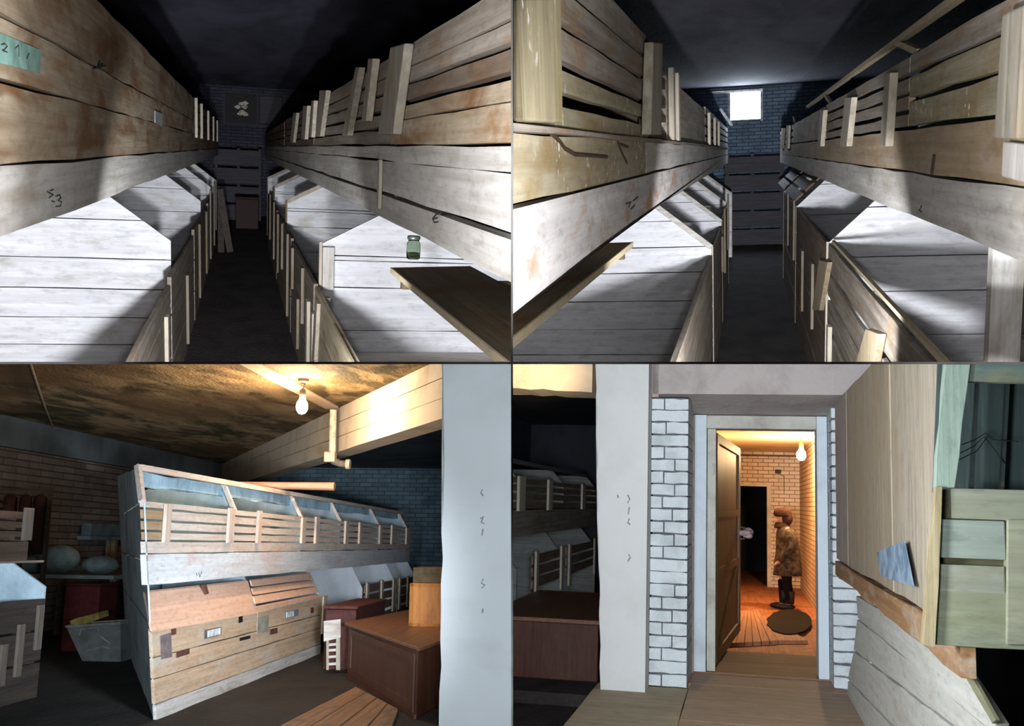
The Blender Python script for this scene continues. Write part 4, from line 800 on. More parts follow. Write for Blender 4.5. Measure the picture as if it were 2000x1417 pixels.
    for px, lab in ((22, 'rust-brown coat hanging leftmost on the wall rail'), (52, 'rust-brown coat hanging in the middle of the wall rail'), (80, 'rust-brown coat hanging nearest the post of the wall rail')):
        p = at(px, 962, y_-.02); z0 = at(px, 1066+px*.2, y_).z; g = Geo(); vs = []; n = 16
        lv = [(p.z-.02, .02, .03), (p.z-.06, .08, .08), (p.z-.25, .085, .09), ((p.z+z0)/2, .085, .10), (z0, .088, .12)]
        for z_, a_, b_ in lv:
            for t_ in range(n):
                an = t_*2*math.pi/n; k = 1+.10*math.sin(6*an+px)
                vs.append((p.x+a_*k*math.cos(an), y_-.02+b_*k*math.sin(an), z_))
        fs = [(i*n+t_, i*n+(t_+1) % n, (i+1)*n+(t_+1) % n, (i+1)*n+t_) for i in range(4) for t_ in range(n)]+[tuple(range(n))[::-1], tuple(range(4*n, 5*n))]
        single(r, 'hanging_coat', g.add(vs, fs), cm, lab, 'coat', (p.x, y_, z0), group='coats on the wall rail', smooth=True)

# =========================================================== LOWER RIGHT ROOM: doorway with a person beyond
def skin_body(T, joints, edges, mat, name='body'):
    me = bpy.data.meshes.new(name); keys = list(joints)
    me.from_pydata([Vector(joints[k][0])-T.base for k in keys], [(keys.index(a), keys.index(b)) for a, b in edges], [])
    o = bpy.data.objects.new(name, me); C.objects.link(o); o.parent = T.o
    m = o.modifiers.new('skin', 'SKIN'); m.use_smooth_shade = True
    sv = me.skin_vertices[0].data if me.skin_vertices else None
    if sv is None:
        bpy.context.view_layer.objects.active = o
        me.attributes; 
    for i, k in enumerate(keys):
        rr = joints[k][1]; rr = rr if isinstance(rr, tuple) else (rr, rr)
        me.skin_vertices[0].data[i].radius = rr
    me.skin_vertices[0].data[0].use_root = True
    o.modifiers.new('sub', 'SUBSURF').levels = 2; o.modifiers['sub'].render_levels = 2
    me.materials.append(mat); return o
def person(r):
    y = 16.1; zf = -1.65; c = r.P(1533, 1190, z=zf); X = c.x; Y = c.y
    T = Thing(r, 'person', 'person in long mottled coat and round fur hat standing beyond the doorway', 'person', (X, Y, zf))
    v = lambda x, yy, z: Vector((X+x, Y+yy, zf+z))
    skin = flat('skin_tone', (186, 134, 108), .6)
    J = {'pelvis': (v(.02, 0, .82), (.13, .14)), 'waist': (v(.03, 0, .98), (.11, .13)), 'chest': (v(.03, 0, 1.17), (.12, .16)), 'neck0': (v(.01, 0, 1.30), (.07, .08)), 'neck': (v(-.02, 0, 1.36), (.052, .052)),
         'head0': (v(-.045, 0, 1.43), (.07, .07)), 'head': (v(-.04, 0, 1.50), (.085, .075)), 'crown': (v(-.03, 0, 1.56), (.06, .055)),
         'nose': (v(-.135, 0, 1.455), .013), 'chin': (v(-.11, 0, 1.395), .022)}
    E = [('pelvis', 'waist'), ('waist', 'chest'), ('chest', 'neck0'), ('neck0', 'neck'), ('neck', 'head0'), ('head0', 'head'), ('head', 'crown'), ('head', 'nose'), ('head0', 'chin')]
    for s, k in ((-1, 'a'), (1, 'b')):
        J['sh'+k] = (v(.03, s*.15, 1.25), .06); J['el'+k] = (v(.08-.02*s, s*.20, .99), .045); J['wr'+k] = (v(-.08, s*.17, .80+.03*s), .03); J['pa'+k] = (v(-.13, s*.165, .765+.03*s), (.036, .02))
        E += [('chest', 'sh'+k), ('sh'+k, 'el'+k), ('el'+k, 'wr'+k), ('wr'+k, 'pa'+k)]
        for i in range(4):
            J['f%d%s' % (i, k)] = (v(-.165, s*.165+(i-1.5)*.017, .745+.03*s-.004*i), .0095); J['g%d%s' % (i, k)] = (v(-.185+.004*i, s*.165+(i-1.5)*.017, .715+.03*s), .0085)
            E += [('pa'+k, 'f%d%s' % (i, k)), ('f%d%s' % (i, k), 'g%d%s' % (i, k))]
        J['t'+k] = (v(-.13, s*.165-s*.04, .745+.03*s), .0105); J['u'+k] = (v(-.15, s*.165-s*.045, .72+.03*s), .0095)
        E += [('pa'+k, 't'+k), ('t'+k, 'u'+k)]
        J['hip'+k] = (v(.02, s*.09, .74), .09); J['kn'+k] = (v(-.0-.03*s, s*.09, .44), .06); J['an'+k] = (v(.03-.05*s, s*.09, .10), .042); J['to'+k] = (v(-.11-.05*s, s*.10, .04), .035)
        E += [('pelvis', 'hip'+k), ('hip'+k, 'kn'+k), ('kn'+k, 'an'+k), ('an'+k, 'to'+k)]
    skin_body(T, J, E, skin)
    def loft(rings, n=20, wob=0):
        g = Geo(); vs = []; fs = []
        for i, (x, yy, z, a, b) in enumerate(rings):
            for t in range(n):
                an = t*2*math.pi/n; k = 1+wob*math.sin(5*an+i)
                vs.append(v(x+a*k*math.cos(an), yy+b*k*math.sin(an), z))
        for i in range(len(rings)-1):
            for t in range(n): fs.append((i*n+t, i*n+(t+1) % n, (i+1)*n+(t+1) % n, (i+1)*n+t))
        fs += [tuple(range(n))[::-1], tuple(range((len(rings)-1)*n, len(rings)*n))]
        return g.add(vs, fs)
    coat = plaster('mottled_coat', (78, 66, 52), (42, 34, 28), 14, lo=.42, hi=.58)
    g = loft([(.04, 0, .54, .225, .225), (.045, 0, .62, .22, .22), (.045, 0, .80, .205, .21), (.05, 0, .95, .19, .20), (.045, 0, 1.10, .18, .21), (.03, 0, 1.22, .155, .21), (.0, 0, 1.31, .105, .13), (-.015, 0, 1.35, .08, .09)], 24, .03)
    for s in (-1, 1):
        g.tube([v(.03, s*.13, 1.26), v(.055-.01*s, s*.19, 1.12), v(.08-.02*s, s*.215, .99), v(.0, s*.20, .89), v(-.085, s*.172, .805+.03*s)], [.085, .085, .075, .068, .055], 12)
    T.part('coat', g, coat, 'long mottled brown coat', smooth=True, clip=False)
    T.part('collar', loft([(-.03, 0, 1.29, .13, .13), (-.04, 0, 1.33, .125, .12), (-.045, 0, 1.385, .10, .10)], 20, .05), flat('fur_collar', (46, 32, 28), .95), smooth=True, clip=False)
    T.part('fur_hat', loft([(-.02, 0, 1.475, .118, .12), (-.03, 0, 1.50, .145, .14), (-.035, 0, 1.55, .14, .135), (-.03, 0, 1.60, .12, .12), (-.03, 0, 1.62, .06, .06)], 24, .05), flat('brown_fur', (56, 36, 30), .95), smooth=True, clip=False)
    T.part('hat_back', Geo().blob(v(.035, 0, 1.455), .095, .112, .13, 18, 12, .02), flat('brown_fur', (56, 36, 30), .95), smooth=True, clip=False)
    for s in (-1, 1):
        k = -.03*s
        g = Geo().tube([v(.02, s*.09, .76), v(k, s*.09, .44), v(.03-.05*s, s*.09, .17)], [.105, .078, .066], 14); T.part('trouser_leg', g, flat('dark_trousers', (18, 16, 18), .9), smooth=True, clip=False)
        x0 = .03-.05*s
        g = Geo().tube([v(x0, s*.09, .30), v(x0, s*.09, .10)], [.074, .062], 14)
        g.blob(v(x0-.07, s*.095, .055), .15, .052, .054, 16, 10)
        T.part('boot', g, flat('black_boot', (14, 13, 14), .6), smooth=True, clip=False)
def room_br():
    r = BR; zf = -1.35; zb = -1.65; t = .12; zc = 1.25
    yD = 8.66; yP = 7.87
    wbr = brick('whitewashed_brick', (226, 206, 180), (212, 188, 160), (150, 122, 98), bw=.21, bh=.08, dirt=(186, 160, 132))
    wbx = brick('whitewashed_brick_side', (226, 206, 180), (212, 188, 160), (150, 122, 98), plane='x', bw=.45, bh=.08, dirt=(186, 160, 132))
    fl = wood('grey_brown_floorboard', (134, 118, 100), (104, 90, 76), (120, 112, 94), .4, 'x', 1.2, off=3)
    fl2 = wood('red_brown_floorboard', (176, 112, 72), (134, 80, 50), (110, 66, 40), .4, 'y', 1.5)
    dark = plaster('shade_dark', (52, 54, 60), (36, 38, 44), 1.2)  # near-black tone paints the shade of unlit spaces
    white = plaster('blue_white_paint', (196, 208, 214), (170, 180, 186), 2.2, lo=.5, hi=.8, bump=.15)
    colm = MC['whitewashed_column']
    # front floor platform
    F0 = struct(r, 'floor', Geo().box((-4.5, 2.5, zf-.45), (3, 8.7, zf-.35)), DIRT)
    def slab(x0, x1, y0, y1, m=fl, dz=0): return struct(r, 'floor', Geo().prism(rough([(x0, y0, zf+dz), (x1, y0, zf+dz), (x1, y1, zf+dz), (x0, y1, zf+dz)], (0, 0, 1), .4, .004), (0, 0, -.04)), m)
    plank_m = [wood('floor_sheet%d' % i, c1, c2, c3, .35, 'x', 1.4, off=i*3) for i, (c1, c2, c3) in enumerate((((176, 162, 134), (146, 132, 108), (152, 150, 124)), ((172, 148, 126), (142, 122, 102), (150, 132, 112)), ((176, 150, 128), (148, 122, 102), (158, 140, 116))))]
    slab(-1.05, -.39, 3, 7.86, plank_m[0]); slab(-.385, .95, 6.76, 8.10, plank_m[1]); slab(-.385, .95, 5.2, 6.75, plank_m[2]); slab(-.385, .95, 3, 5.19, plank_m[0])
    slab(-.45, .95, 8.11, 8.62, plank_m[2]); slab(-.40, .70, 8.63, 9.2, wood('sill_board', (150, 120, 90), (116, 88, 64), None, 0, 'x'), .012); slab(-.40, .70, 9.21, 10.0, wood('sill_board2', (126, 96, 70), (98, 72, 52), None, 0, 'x'))
    struct(r, 'trim_3', Geo().box((-1.05, 3, zf-.349), (-1.02, 7.86, zf-.041)), dark)
    struct(r, 'trim_4', Geo().box((-.40, 9.97, zb), (.70, 10.0, zf-.041)), fl2)
    # ceiling
    struct(r, 'ceiling', Geo().box((-4.5, 2.5, zc), (3, 8.7, zc+t)), plaster('grey_ceiling', (150, 150, 150), (120, 120, 120), 2))
    # door wall
    ox0, ox1 = r.P(1357, 1000, y=yD).x, r.P(1616, 1000, y=yD).x; oz = r.P(1480, 812, y=yD).z
    struct(r, 'wall_back', Geo().box((-.72, yD, zf), (ox0, yD+.2, zc)).box((ox1, yD, zf), (1.4, yD+.2, zc)).box((ox0, yD, oz), (ox1, yD+.2, zc)), white)
    # lintel, splayed down to the door head
    zl = r.P(1500, 770, y=yP).z
    g = Geo().prism([(-.72, yP, zc), (-.72, yP, zl), (-.72, yD, oz+.002), (-.72, yD, zc)], (1.72, 0, 0))
    struct(r, 'trim_5', g, plaster('grey_lintel', (176, 168, 164), (140, 132, 128), 1.8, lo=.45, hi=.7))
    # left brick pier, every brick modelled, and mortar core
    def bricks(x0, x1, y0, y1, z0, z1, crv=.05, bh=.092, seed=3, cx=False):
        rr = random.Random(seed); g = Geo(); n = int((z1-z0)/bh); core = Geo().box((x0+.012, y0+.02, z0), (x1-.012, y1, z1))
        for i in range(n):
            za = z0+i*(z1-z0)/n+.006; zb_ = z0+(i+1)*(z1-z0)/n-.006; cuts = [x0, x0+(x1-x0)*((.36, .62)[i % 2]+rr.uniform(-.05, .05)), x1]
            if rr.random() < .25: cuts = [x0, x1]
            for j in range(len(cuts)-1):
                a, b = cuts[j]+(.005 if j else 0), cuts[j+1]-(.005 if j < len(cuts)-2 else 0); d = rr.uniform(-.006, .008)
                h = [rr.uniform(-.004, .004) for _ in range(4)]
                g.prism(rough([(a, y0+d, za+h[0]), (b, y0+d, za+h[1]), (b, y0+d, zb_+h[2]), (a, y0+d, zb_+h[3])], (0, 1, 0), .05, .005, rr), (0, (y1-y0) if (j == len(cuts)-2 or j == 0) else .1, 0))
        return g, core
    px0, px1 = r.P(1271, 1000, y=yP).x, r.P(1343, 1000, y=yP).x
    wb = plaster('blue_white_brick', (206, 214, 216), (168, 174, 176), 4.5, lo=.45, hi=.75, bump=.6)
    g, core = bricks(px0, px1, yP, yD, zf, zl-.03)
    Pc = struct(r, 'wall_pier', core, flat('dark_mortar', (96, 100, 104))); b_ = build('brickwork', g, wb, r, Pc, bev=.008)
    struct(r, 'trim_6', Geo().box((px0, yP+.0, zl-.026), (px0+.05, yD, zc)).box((px1+.002, yD-.06, zf), (ox0-.002, yD-.002, zl-.1)), plaster('pinkish_edge', (176, 156, 146), (140, 124, 118), 5))
    g, core = bricks(ox1+.005, 1.25, 8.28, yD, zf, zl-.05, seed=8)
    Pr = struct(r, 'wall_pier', core, flat('dark_mortar', (96, 100, 104))); build('brickwork', g, wb, r, Pr, bev=.008)
    # left column
    le = [(1163, 712), (1165, 760), (1164, 775), (1167, 800), (1164, 850), (1168, 900), (1165, 930), (1168, 990), (1166, 1010), (1170, 1060), (1169, 1100), (1172, 1150), (1170, 1200), (1173, 1260), (1171, 1300), (1173, 1337)]
    pts = [r.P(a, b, y=7.6) for a, b in le]; xr = r.P(1264, 1000, y=7.6).x
    g = Geo().prism([Vector((pts[0].x, 7.6, zc))]+pts+[Vector((pts[-1].x, 7.6, zf)), Vector((xr, 7.6, zf)), Vector((xr, 7.6, zc))], (0, .6, 0))
    cl = struct(r, 'wall_pier', g, colm)
    g = Geo()
    for st in ([(1226, 966), (1230, 974), (1226, 982)], [(1229, 990), (1227, 1004)], [(1229, 1012), (1226, 1020), (1231, 1024)], [(1228, 1082), (1231, 1088), (1226, 1096)], [(1206, 966), (1208, 972)]):
        g.tube([r.P(a, b, y=7.598) for a, b in st], .0055, 5)
    build('pencil_mark', g, flat('faint_pencil', (150, 152, 152)), r, cl)
    struct(r, 'wall_front', Geo().box((xr, 7.9, zf), (px0-.002, yD, zc)), dark)  # dark fill paints the shadow line between column and pier
    # beam over the dark opening at left
    z0 = r.P(1080, 755, y=7.7).z
    g = Geo().prism([(-2.6, 7.72, zc), (-2.6, 7.72, z0+.03)]+[Vector((x_, 7.72, z0+.02-.035*(x_+2.6)+R.uniform(-.008, .008))) for x_ in [-2.4+.1*i for i in range(13)]]+[Vector((-1.12, 7.72, z0-.04)), Vector((-1.12, 7.72, zc))], (0, .5, 0))
    struct(r, 'trim_7', g, plaster('cream_beam', (226, 204, 170), (196, 172, 140), 2))
    # --- dark side room seen past the column
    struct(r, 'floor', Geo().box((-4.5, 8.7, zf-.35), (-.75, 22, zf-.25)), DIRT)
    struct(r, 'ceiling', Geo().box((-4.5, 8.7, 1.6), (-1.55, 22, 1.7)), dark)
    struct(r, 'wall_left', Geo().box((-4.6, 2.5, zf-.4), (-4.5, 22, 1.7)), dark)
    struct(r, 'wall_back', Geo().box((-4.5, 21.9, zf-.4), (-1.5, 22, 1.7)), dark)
    x = -2.4; z_ = zf-.25
    T = Thing(r, 'storage_rack', 'dim two-tier slatted rack seen through the dark opening left of the column', 'storage rack', (x, 12, z_))
    for a, b in ((-.12, -.05), (-.02, .05), (.08, .14), (.17, .22)): side_board(T, 'slat', W_GREYB, x, 9.5, 18, a, b, -.025)
    for px, wd in ((1015, 12), (1071, 7), (1137, 6)):
        ya, yb = r.P(px-wd/2, 990, x=x).y, r.P(px+wd/2, 990, x=x).y
        T.part('batten', Geo().box((x, ya, -.14), (x+.03, yb, .24)), W_BATT)
    side_board(T, 'front_board', W_RAIL, x, 9.5, 18, -.42, -.13, -.04)
    T.part('top_rail', Geo().bar((x-.15, 9.5, .42), (x-.15, 17, .40), .05, .05), wood('dim_rail', (104, 104, 104), (80, 80, 80), None, 0, 'y'))  # dim greys: darkness of the opening put into the rack's colours
    T.part('back_panel', Geo().box((x-1.2, 9.5, z_), (x-1.17, 18, .42)), wood('dim_rail', (104, 104, 104), (80, 80, 80), None, 0, 'y'))
    for y in (11.2, 14.2, 17.4):
        T.part('divider', Geo().prism([(x-.02, y, z_+.002), (x-.02, y, -.78), (x-.30, y, -.43), (x-1.17, y, -.43), (x-1.17, y, z_+.002)], (0, .03, 0)), wood('dim_panel', (120, 122, 118), (92, 94, 90), None, 0, 'x'))
        T.part('upper_divider', Geo().prism([(x-.03, y, -.12), (x-.03, y, .2), (x-.2, y, .4), (x-1.17, y, .4), (x-1.17, y, -.12)], (0, .03, 0)), wood('dim_panel', (120, 122, 118), (92, 94, 90), None, 0, 'x'))
    for ya, yb in ((12.0, 14.1), (14.4, 17.3)):
        for i in range(3): side_board(T, 'slat', W_GREYB, x, ya, yb, -1.05+.14*i, -.95+.14*i, -.025)
        for yy in (ya+.15, yb-.2): batten(T, x+.03, yy, -1.2, -.62, .14, -.029)
    K = Thing(r, 'cabinet', 'dark red-brown cabinet filling the bottom of the opening left of the column', 'cabinet', (-1.9, 10, z_))
    K.part('body', Geo().box((-2.3, 9.3, z_+.002), (-1.25, 12.0, -1.10)), MC['dark_red_brown_wood'], bev=.01)
    K.part('top', Geo().box((-2.33, 9.27, -1.098), (-1.22, 12.05, -1.06)), MC['brown_top'], bev=.006)
    # --- door frame and leaf
    yF = yD-.03
    def fr(px0, px1, py0, py1, y, th, nm): 
        a, b = r.P(px0, py1, y=y), r.P(px1, py0, y=y); return Geo().box((a.x, y, a.z), (b.x, y+th, b.z))
    zs = zf+.014; fw = .085
    Fr = struct(r, 'door_1', Geo().box((ox0, yF-.03, zs), (ox0+.095, yD+.2, oz-.002)), white)
    g = Geo().box((ox1-.082, yF-.03, zs), (ox1, yD+.2, oz-.002)); build('jamb', g, white, r, Fr, bev=.006)
    zh = r.P(1480, 838, y=yD).z
    build('head', Geo().box((ox0+.096, yF-.02, zh), (ox1-.083, yD+.2, oz-.002)), plaster('dirty_white', (186, 186, 176), (150, 148, 138), 3), r, Fr, bev=.006)
    xi = r.P(1398, 1000, y=yD).x
    build('stop_strip', Geo().box((ox0+.1, yF+.02, zs), (xi, yD+.2, zh-.001)), plaster('dirty_white', (186, 186, 176), (150, 148, 138), 3), r, Fr, bev=.006)
    for py in (905, 1010): build('hinge', Geo().box((xi-.025, yF+.0, r.P(1390, py+22, y=yD).z), (xi-.01, yF+.019, r.P(1390, py, y=yD).z)), flat('steel_hinge', (120, 120, 116), .5, .5), r, Fr)
    # leaf
    ya, yb = 8.92, 11.4; xa = r.P(1397, 1000, y=ya).x; xb = r.P(1443, 1000, y=yb).x; zt = r.P(1400, 872, y=9.6).z; d = Vector((xb-xa, yb-ya, 0)); n = Vector((d.y, -d.x, 0)).normalized()
    lf = wood('dark_door_wood', (120, 96, 64), (90, 68, 44), (128, 104, 62), .4, 'z', rough=.5)
    zb0 = zf+.03; zt = .60
    D = struct(r, 'door_2', Geo().prism([Vector((xa, ya, zb0)), Vector((xb, yb, zb0)), Vector((xb, yb, zt)), Vector((xa, ya, zt))], -n*.04), lf)
    q = lambda s, z: Vector((xa, ya, 0))+d*s+Vector((0, 0, z))
    for s0, s1, z0_, z1 in ((.0, .07, zb0, zt), (.93, 1, zb0, zt), (.07, .93, zt-.08, zt), (.07, .93, -.12, -.05), (.07, .93, zb0, zb0+.1), (.07, .93, -.62, -.55)):
        build('door_rail', Geo().prism([q(s0, z0_), q(s1, z0_), q(s1, z1), q(s0, z1)], n*.018), lf, r, D)
    build('door_brace', Geo().prism([q(.08, zb0+.1), q(.2, zb0+.1), q(.92, -.62), q(.8, -.62)], n*.016), lf, r, D)
    h = q(.96, -.30)+n*.05
    hd = build('door_handle', Geo().tube([q(.96, -.24)+n*.018, q(.96, -.24)+n*.06, q(.96, -.36)+n*.06, q(.96, -.36)+n*.018], .012, 8), flat('steel_handle', (150, 146, 140), .4, .7), r, D)
    g = Geo()
    for i in range(5): g.blob(h+Vector((R.uniform(-.03, .07), R.uniform(-.05, .05), R.uniform(-.03, .03))), .05, .04, .03, 10, 8, .2, i)
    rg = single(r, 'rag', g, flat('pink_white_rag', (206, 180, 178)), 'pinkish white rag tied to the handle of the open door', 'rag', h, smooth=True)
    # --- back room
    X0, X1, YR = -.62, 1.15, 22.0; zc2 = 1.1
    struct(r, 'floor', Geo().box((X0, yD+.2, zb-.1), (X1, 27, zb)), fl2)
    struct(r, 'ceiling', Geo().box((X0, yD+.2, zc2), (X1, YR, zc2+t)), plaster('cream_ceiling', (232, 212, 176), (212, 188, 150), 1.5))
    struct(r, 'wall_left', Geo().box((X0-t, yD+.2, zb), (X0, YR, zc2)), wbx)
    struct(r, 'wall_right', Geo().box((X1, yD+.2, zb), (X1+t, YR, zc2)), wbx)
    dx0, dx1 = r.P(1446, 1000, y=YR).x, r.P(1498, 1000, y=YR).x; dz = r.P(1470, 949, y=YR).z
    struct(r, 'wall_back', Geo().box((X0, YR, zb), (dx0, YR+t, zc2)).box((dx1, YR, zb), (X1, YR+t, zc2)).box((dx0, YR, dz), (dx1, YR+t, zc2)), wbr)
    g = Geo().box((dx1, YR-.04, zb+.002), (dx1+.08, YR-.002, dz+.06)).box((dx0-.08, YR-.04, zb+.002), (dx0, YR-.002, dz+.06)).box((dx0, YR-.04, dz), (dx1, YR-.002, dz+.06))
    struct(r, 'door_3', g, plaster('cream_trim', (214, 200, 176), (190, 172, 146), 3))
    struct(r, 'wall_far', Geo().box((X0, 27, zb), (X1, 27.1, zc2)).box((dx0-.5, YR+t, zb), (dx0-.45, 27, zc2)).box((dx1+.45, YR+t, zb), (dx1+.5, 27, zc2)).box((dx0-.5, YR+t, zc2-.2), (dx1+.5, 27, zc2-.1)), dark)
    single(r, 'ceiling_pipe', Geo().tube([(X0, 21.9, 1.02), (X1, 21.9, 1.02)], .018, 8), flat('brown_pipe', (120, 92, 66)), 'thin brown pipe across the back room under its ceiling', 'pipe', (0, 21.9, 1.02))
    single(r, 'switch_box', Geo().box((.66, 21.93, .66), (.78, 21.998, .74)), flat('dark_switch', (70, 56, 44)), 'small dark switch box on the back brick wall', 'switch', (.72, 21.96, .7), bev=.008)
    single(r, 'wall_cable', Geo().tube([(.72, 21.97, .66), (.84, 21.97, .6), (.84, 21.97, .3)], .008, 6), flat('dark_cable', (110, 84, 60)), 'thin cable dropping from the switch box', 'cable', (.84, 21.97, .5))
    b = r.P(1565, 888, y=17.0)
    La = Thing(r, 'wall_lamp', 'bare glowing bulb high beside the right brick wall of the back room', 'lamp', b)
    La.part('bulb', Geo().lathe(b, [(.005, -.09), (.04, -.08), (.07, -.04), (.075, 0), (.065, .045), (.04, .08), (.03, .11)], 20), flat('lit_bulb_right', (255, 214, 150), emit=RLAMP, ecol=(255, 214, 160)), smooth=True, clip=False)
    La.part('socket', Geo().lathe(b, [(.03, .11), (.036, .12), (.036, .18), (.02, .2)], 16), flat('brown_socket', (110, 92, 76)))
    La.part('cord', Geo().tube([b+Vector((0, 0, .2)), Vector((b.x, b.y, zc2))], .01), flat('grey_cord', (120, 112, 100)))
    # mats and duckboards
    zz = zb
    W2 = Thing(r, 'duckboard', 'worn plank walkway lying skewed just beyond the door sill', 'boardwalk', r.P(1460, 1225, z=zz))
    for i in range(7):
        f0, f1 = i/7+.006, (i+1)/7-.006; l = lambda p, q_, t_: (p[0]+(q_[0]-p[0])*t_, p[1]+(q_[1]-p[1])*t_)
        A_, B_, C_, D_ = (1404, 1256), (1520, 1250), (1446, 1192), (1480, 1190)
        W2.part('plank', Geo().prism([r.P(*v, z=zz+.05) for v in (l(A_, B_, f0), l(A_, B_, f1), l(C_, D_, f1), l(C_, D_, f0))], (0, 0, -.048)), wood('pale_pinkish_plank', (190, 140, 108), (150, 106, 80), None, 0, 'y'))
    W3 = Thing(r, 'loose_plank', 'single long plank lying beside the plank walkway beyond the sill', 'plank', r.P(1530, 1240, z=zz))
    W3.part('plank', Geo().prism([r.P(*v, z=zz+.045) for v in ((1520, 1250), (1578, 1250), (1500, 1205), (1486, 1200))], (0, 0, -.043)), wood('pale_pinkish_plank', (190, 140, 108), (150, 106, 80), None, 0, 'y'))
    single(r, 'floor_mat', Geo().prism([r.P(1542+44*math.cos(a*math.pi/12)*(1+.05*math.sin(a*3)), 1213+24*math.sin(a*math.pi/12), z=zz+.06) for a in range(24)], (0, 0, -.012)), flat('dark_mat', (26, 21, 18), .95), 'round dark mat on the floor in front of the person', 'mat', r.P(1542, 1213, z=zz))
    person(r)
    # --- right-hand rack
    T = Thing(r, 'storage_rack', 'tall whitewashed rack with upright planks above and sloping boards below, right of the doorway', 'storage rack', (1.0, 5, zf))
    x = .70; vb = lambda n, c=(196, 184, 164): wood('upright_plank%d' % n, c, tuple(v*.8 for v in c), (166, 148, 120), .4, 'z', 1.6, off=n*5)
    Y_ = lambda px: r.P(px, 1000, x=x).y
    edges = [(1640-21, 1655), (1656, 1741), (1744, 1838)]
    for i, (a, b) in enumerate(edges):
        ya, yb = Y_(b), Y_(a)
        T.part('upright_plank', Geo().prism(rough([(x, ya, -.39), (x, yb, -.39), (x, yb, .80 if i < 2 else .86), (x, ya, .80 if i < 2 else .9)], (1, 0, 0), .25, .008), (.035, 0, 0)), vb(i, ((190, 176, 168), (186, 170, 144), (192, 180, 158))[i]), bev=.005)
    T.part('ledge_board', Geo().prism(rough([(x-.015, 3.62, -.53), (x-.015, 8.22, -.50), (x-.015, 8.22, -.40), (x-.015, 3.62, -.40)], (1, 0, 0), .3, .012), (.045, 0, 0)), wood('brown_ledge', (168, 132, 92), (136, 100, 66), (184, 168, 148), .4, 'y', 1.8), bev=.006, label='rough brown ledge board')
    x2 = .75; wm = lambda n: wood('white_lower_board%d' % n, (204, 204, 196), (184, 184, 174), (180, 176, 160), .25, 'y', 1.4, off=n*6, bump=.15)
    for i, pl in enumerate((((1672, 1163), (1850, 1264), (1945, 1412), (1940, 1432), (1675, 1206)), ((1674, 1209), (1938, 1424), (1960, 1450), (1960, 1490), (1667, 1268)), ((1667, 1272), (1960, 1496), (1960, 1640), (1656, 1325)), ((1656, 1329), (1960, 1650), (1960, 1760), (1654, 1392)))):
        g = Geo().prism(rough([r.P(a, b, x=x2) for a, b in pl], (1, 0, 0), .25, .005), (.04, 0, 0))
        T.part('lower_board', g, wm(i), bev=.004)
    T.part('end_post', Geo().box((x2+.01, 6.75, zf+.002), (x2+.3, 6.83, -.56)), wm(5))
    yq = 3.60; q = lambda a, b: r.P(a, b, y=yq); gm = lambda n, c=(150, 158, 138): wood('greenish_board%d' % n, c, tuple(v*.86 for v in c), (128, 128, 98), .3, 'x', 1.6, off=n*4)
    for i, (a, b, c, e) in enumerate(((1858, 957, 2030, 1012), (1828, 1017, 1963, 1088), (1826, 1106, 1963, 1155), (1822, 1160, 2030, 1258))):
        p0, p1 = q(a, e), q(c, b)
        T.part('front_board', Geo().prism(rough([(p0.x, yq, p0.z), (p1.x, yq, p0.z), (p1.x, yq, p1.z), (p0.x, yq, p1.z)], (0, 1, 0), .12, .004), (0, .03, 0)), gm(i, ((152, 156, 134), (150, 162, 148), (156, 160, 142), (146, 152, 126))[i]), bev=.004)
    T.part('back_board', Geo().prism([q(1832, 1262), q(2030, 1262), q(2030, 950), q(1832, 950)], (0, .03, 0)).box((0, 0, 0), (0, 0, 0)) if False else Geo().prism([v+Vector((0, .035, 0)) for v in (q(1828, 1258), q(2030, 1258), q(2030, 955), q(1828, 955))], (0, .02, 0)), gm(7, (96, 92, 66)))
    T.part('corner_stile', Geo().prism(rough([v+Vector((0, -.02, 0)) for v in (q(1800, 1256), q(1824, 1262), q(1838, 950), q(1826, 950))], (0, 1, 0), .1, .003), (0, .05, 0)), wood('ochre_stile', (176, 164, 128), (146, 132, 98), None, 0, 'z'), bev=.004)
    T.part('corner_stile', Geo().prism([v+Vector((0, -.012, 0)) for v in (q(1964, 1258), q(2030, 1258), q(2030, 1014), q(1966, 1014))], (0, .05, 0)), gm(6, (160, 162, 136)), bev=.004)
    T.part('window_stile', Geo().prism(rough([v+Vector((0, -.01, 0)) for v in (q(1826, 952), q(1864, 952), q(1896, 700), q(1846, 700))], (0, 1, 0), .1, .004), (0, .05, 0)), wood('pale_green_stile', (158, 176, 160), (132, 150, 136), None, 0, 'z'), bev=.004, label='pale green stile')
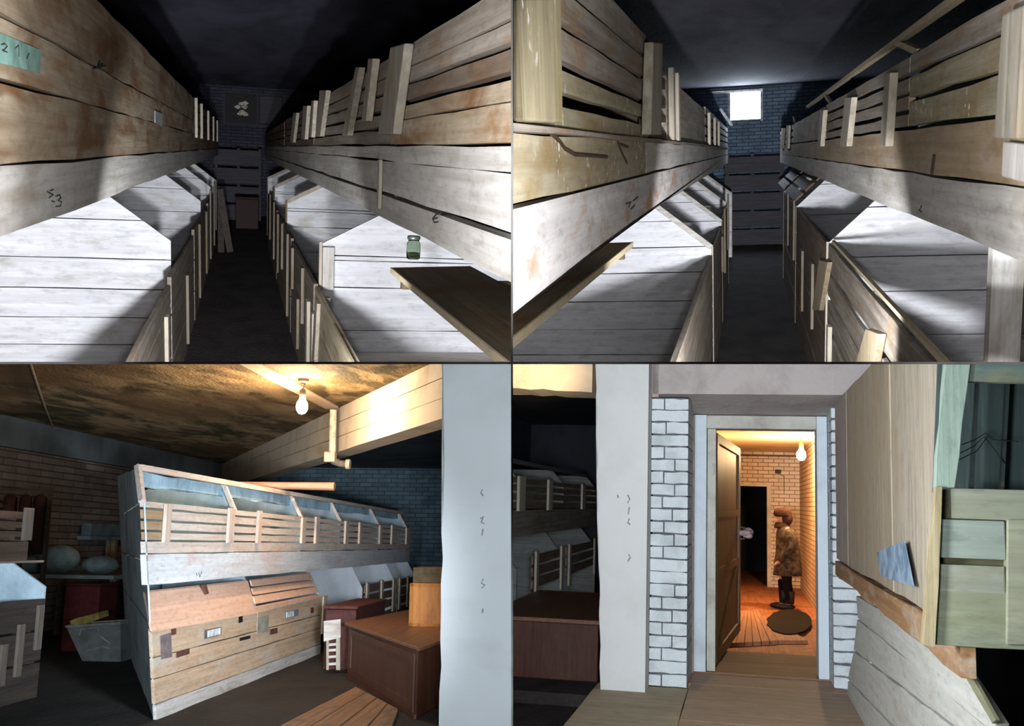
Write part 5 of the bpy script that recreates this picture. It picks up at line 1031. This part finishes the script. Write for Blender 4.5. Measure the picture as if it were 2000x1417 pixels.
    T.part('niche_back', Geo().prism([v+Vector((0, .16, 0)) for v in (q(1840, 960), q(2060, 960), q(2060, 690), q(1850, 690))], (0, .02, 0)), wood('dark_green_board', (74, 88, 84), (54, 66, 64), None, 0, 'z'))
    for a, b in ((1912, 9), (1975, 7)): T.part('niche_bar', Geo().prism([v+Vector((0, .10, 0)) for v in (q(a-6, 955), q(a+b-6, 955), q(a+b+8, 700), q(a+8, 700))], (0, .03, 0)), gm(9, (60, 72, 70)))
    T.part('niche_head', Geo().prism([q(1884, 744), q(2040, 748), q(2040, 690), q(1890, 690)], (0, .04, 0)), gm(8, (96, 116, 110)))
    g = Geo()
    for st in ([(1878, 868), (1905, 858), (1925, 845), (1940, 858), (1990, 862)], [(1876, 884), (1900, 872), (1922, 852), (1945, 880), (1962, 905)], [(1872, 898), (1908, 880), (1930, 850)]):
        g.tube([r.P(a, b, y=yq-.01+.1) for a, b in st], .0016, 5)
    T.part('wire', g, flat('black_wire', (30, 34, 34)))
    T.part('end_edge', Geo().prism([r.P(a, b, x=x2-.012) for a, b in ((1852, 1264), (1866, 1262), (1945, 1405), (1938, 1412))], (.011, 0, 0)), wood('olive_edge', (150, 150, 120), (120, 118, 90), None, 0, 'y'))  # olive-grey strip along the sloping board end
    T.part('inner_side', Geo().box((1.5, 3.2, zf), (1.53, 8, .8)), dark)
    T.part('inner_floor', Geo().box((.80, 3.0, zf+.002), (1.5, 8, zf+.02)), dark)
    Pp = single(r, 'paper_sheet', Geo().prism(rough([r.P(a, b, x=x-.03) for a, b in ((1712, 1078), (1765, 1056), (1783, 1146), (1720, 1124))], (1, 0, 0), .1, .003), (.006, 0, 0)), plaster('blue_grey_print', (150, 172, 188), (104, 124, 142), 9, lo=.4, hi=.6), 'crumpled blue-grey printed sheet leaning on the ledge against the upright planks', 'paper', r.P(1745, 1110, x=x-.03))
    struct(r, 'wall_right', Geo().box((2.4, 2.5, zf-.4), (2.5, 8.7, zc)), dark)
BLAMP = 1000; RLAMP = 1300
room_bl(); room_br()
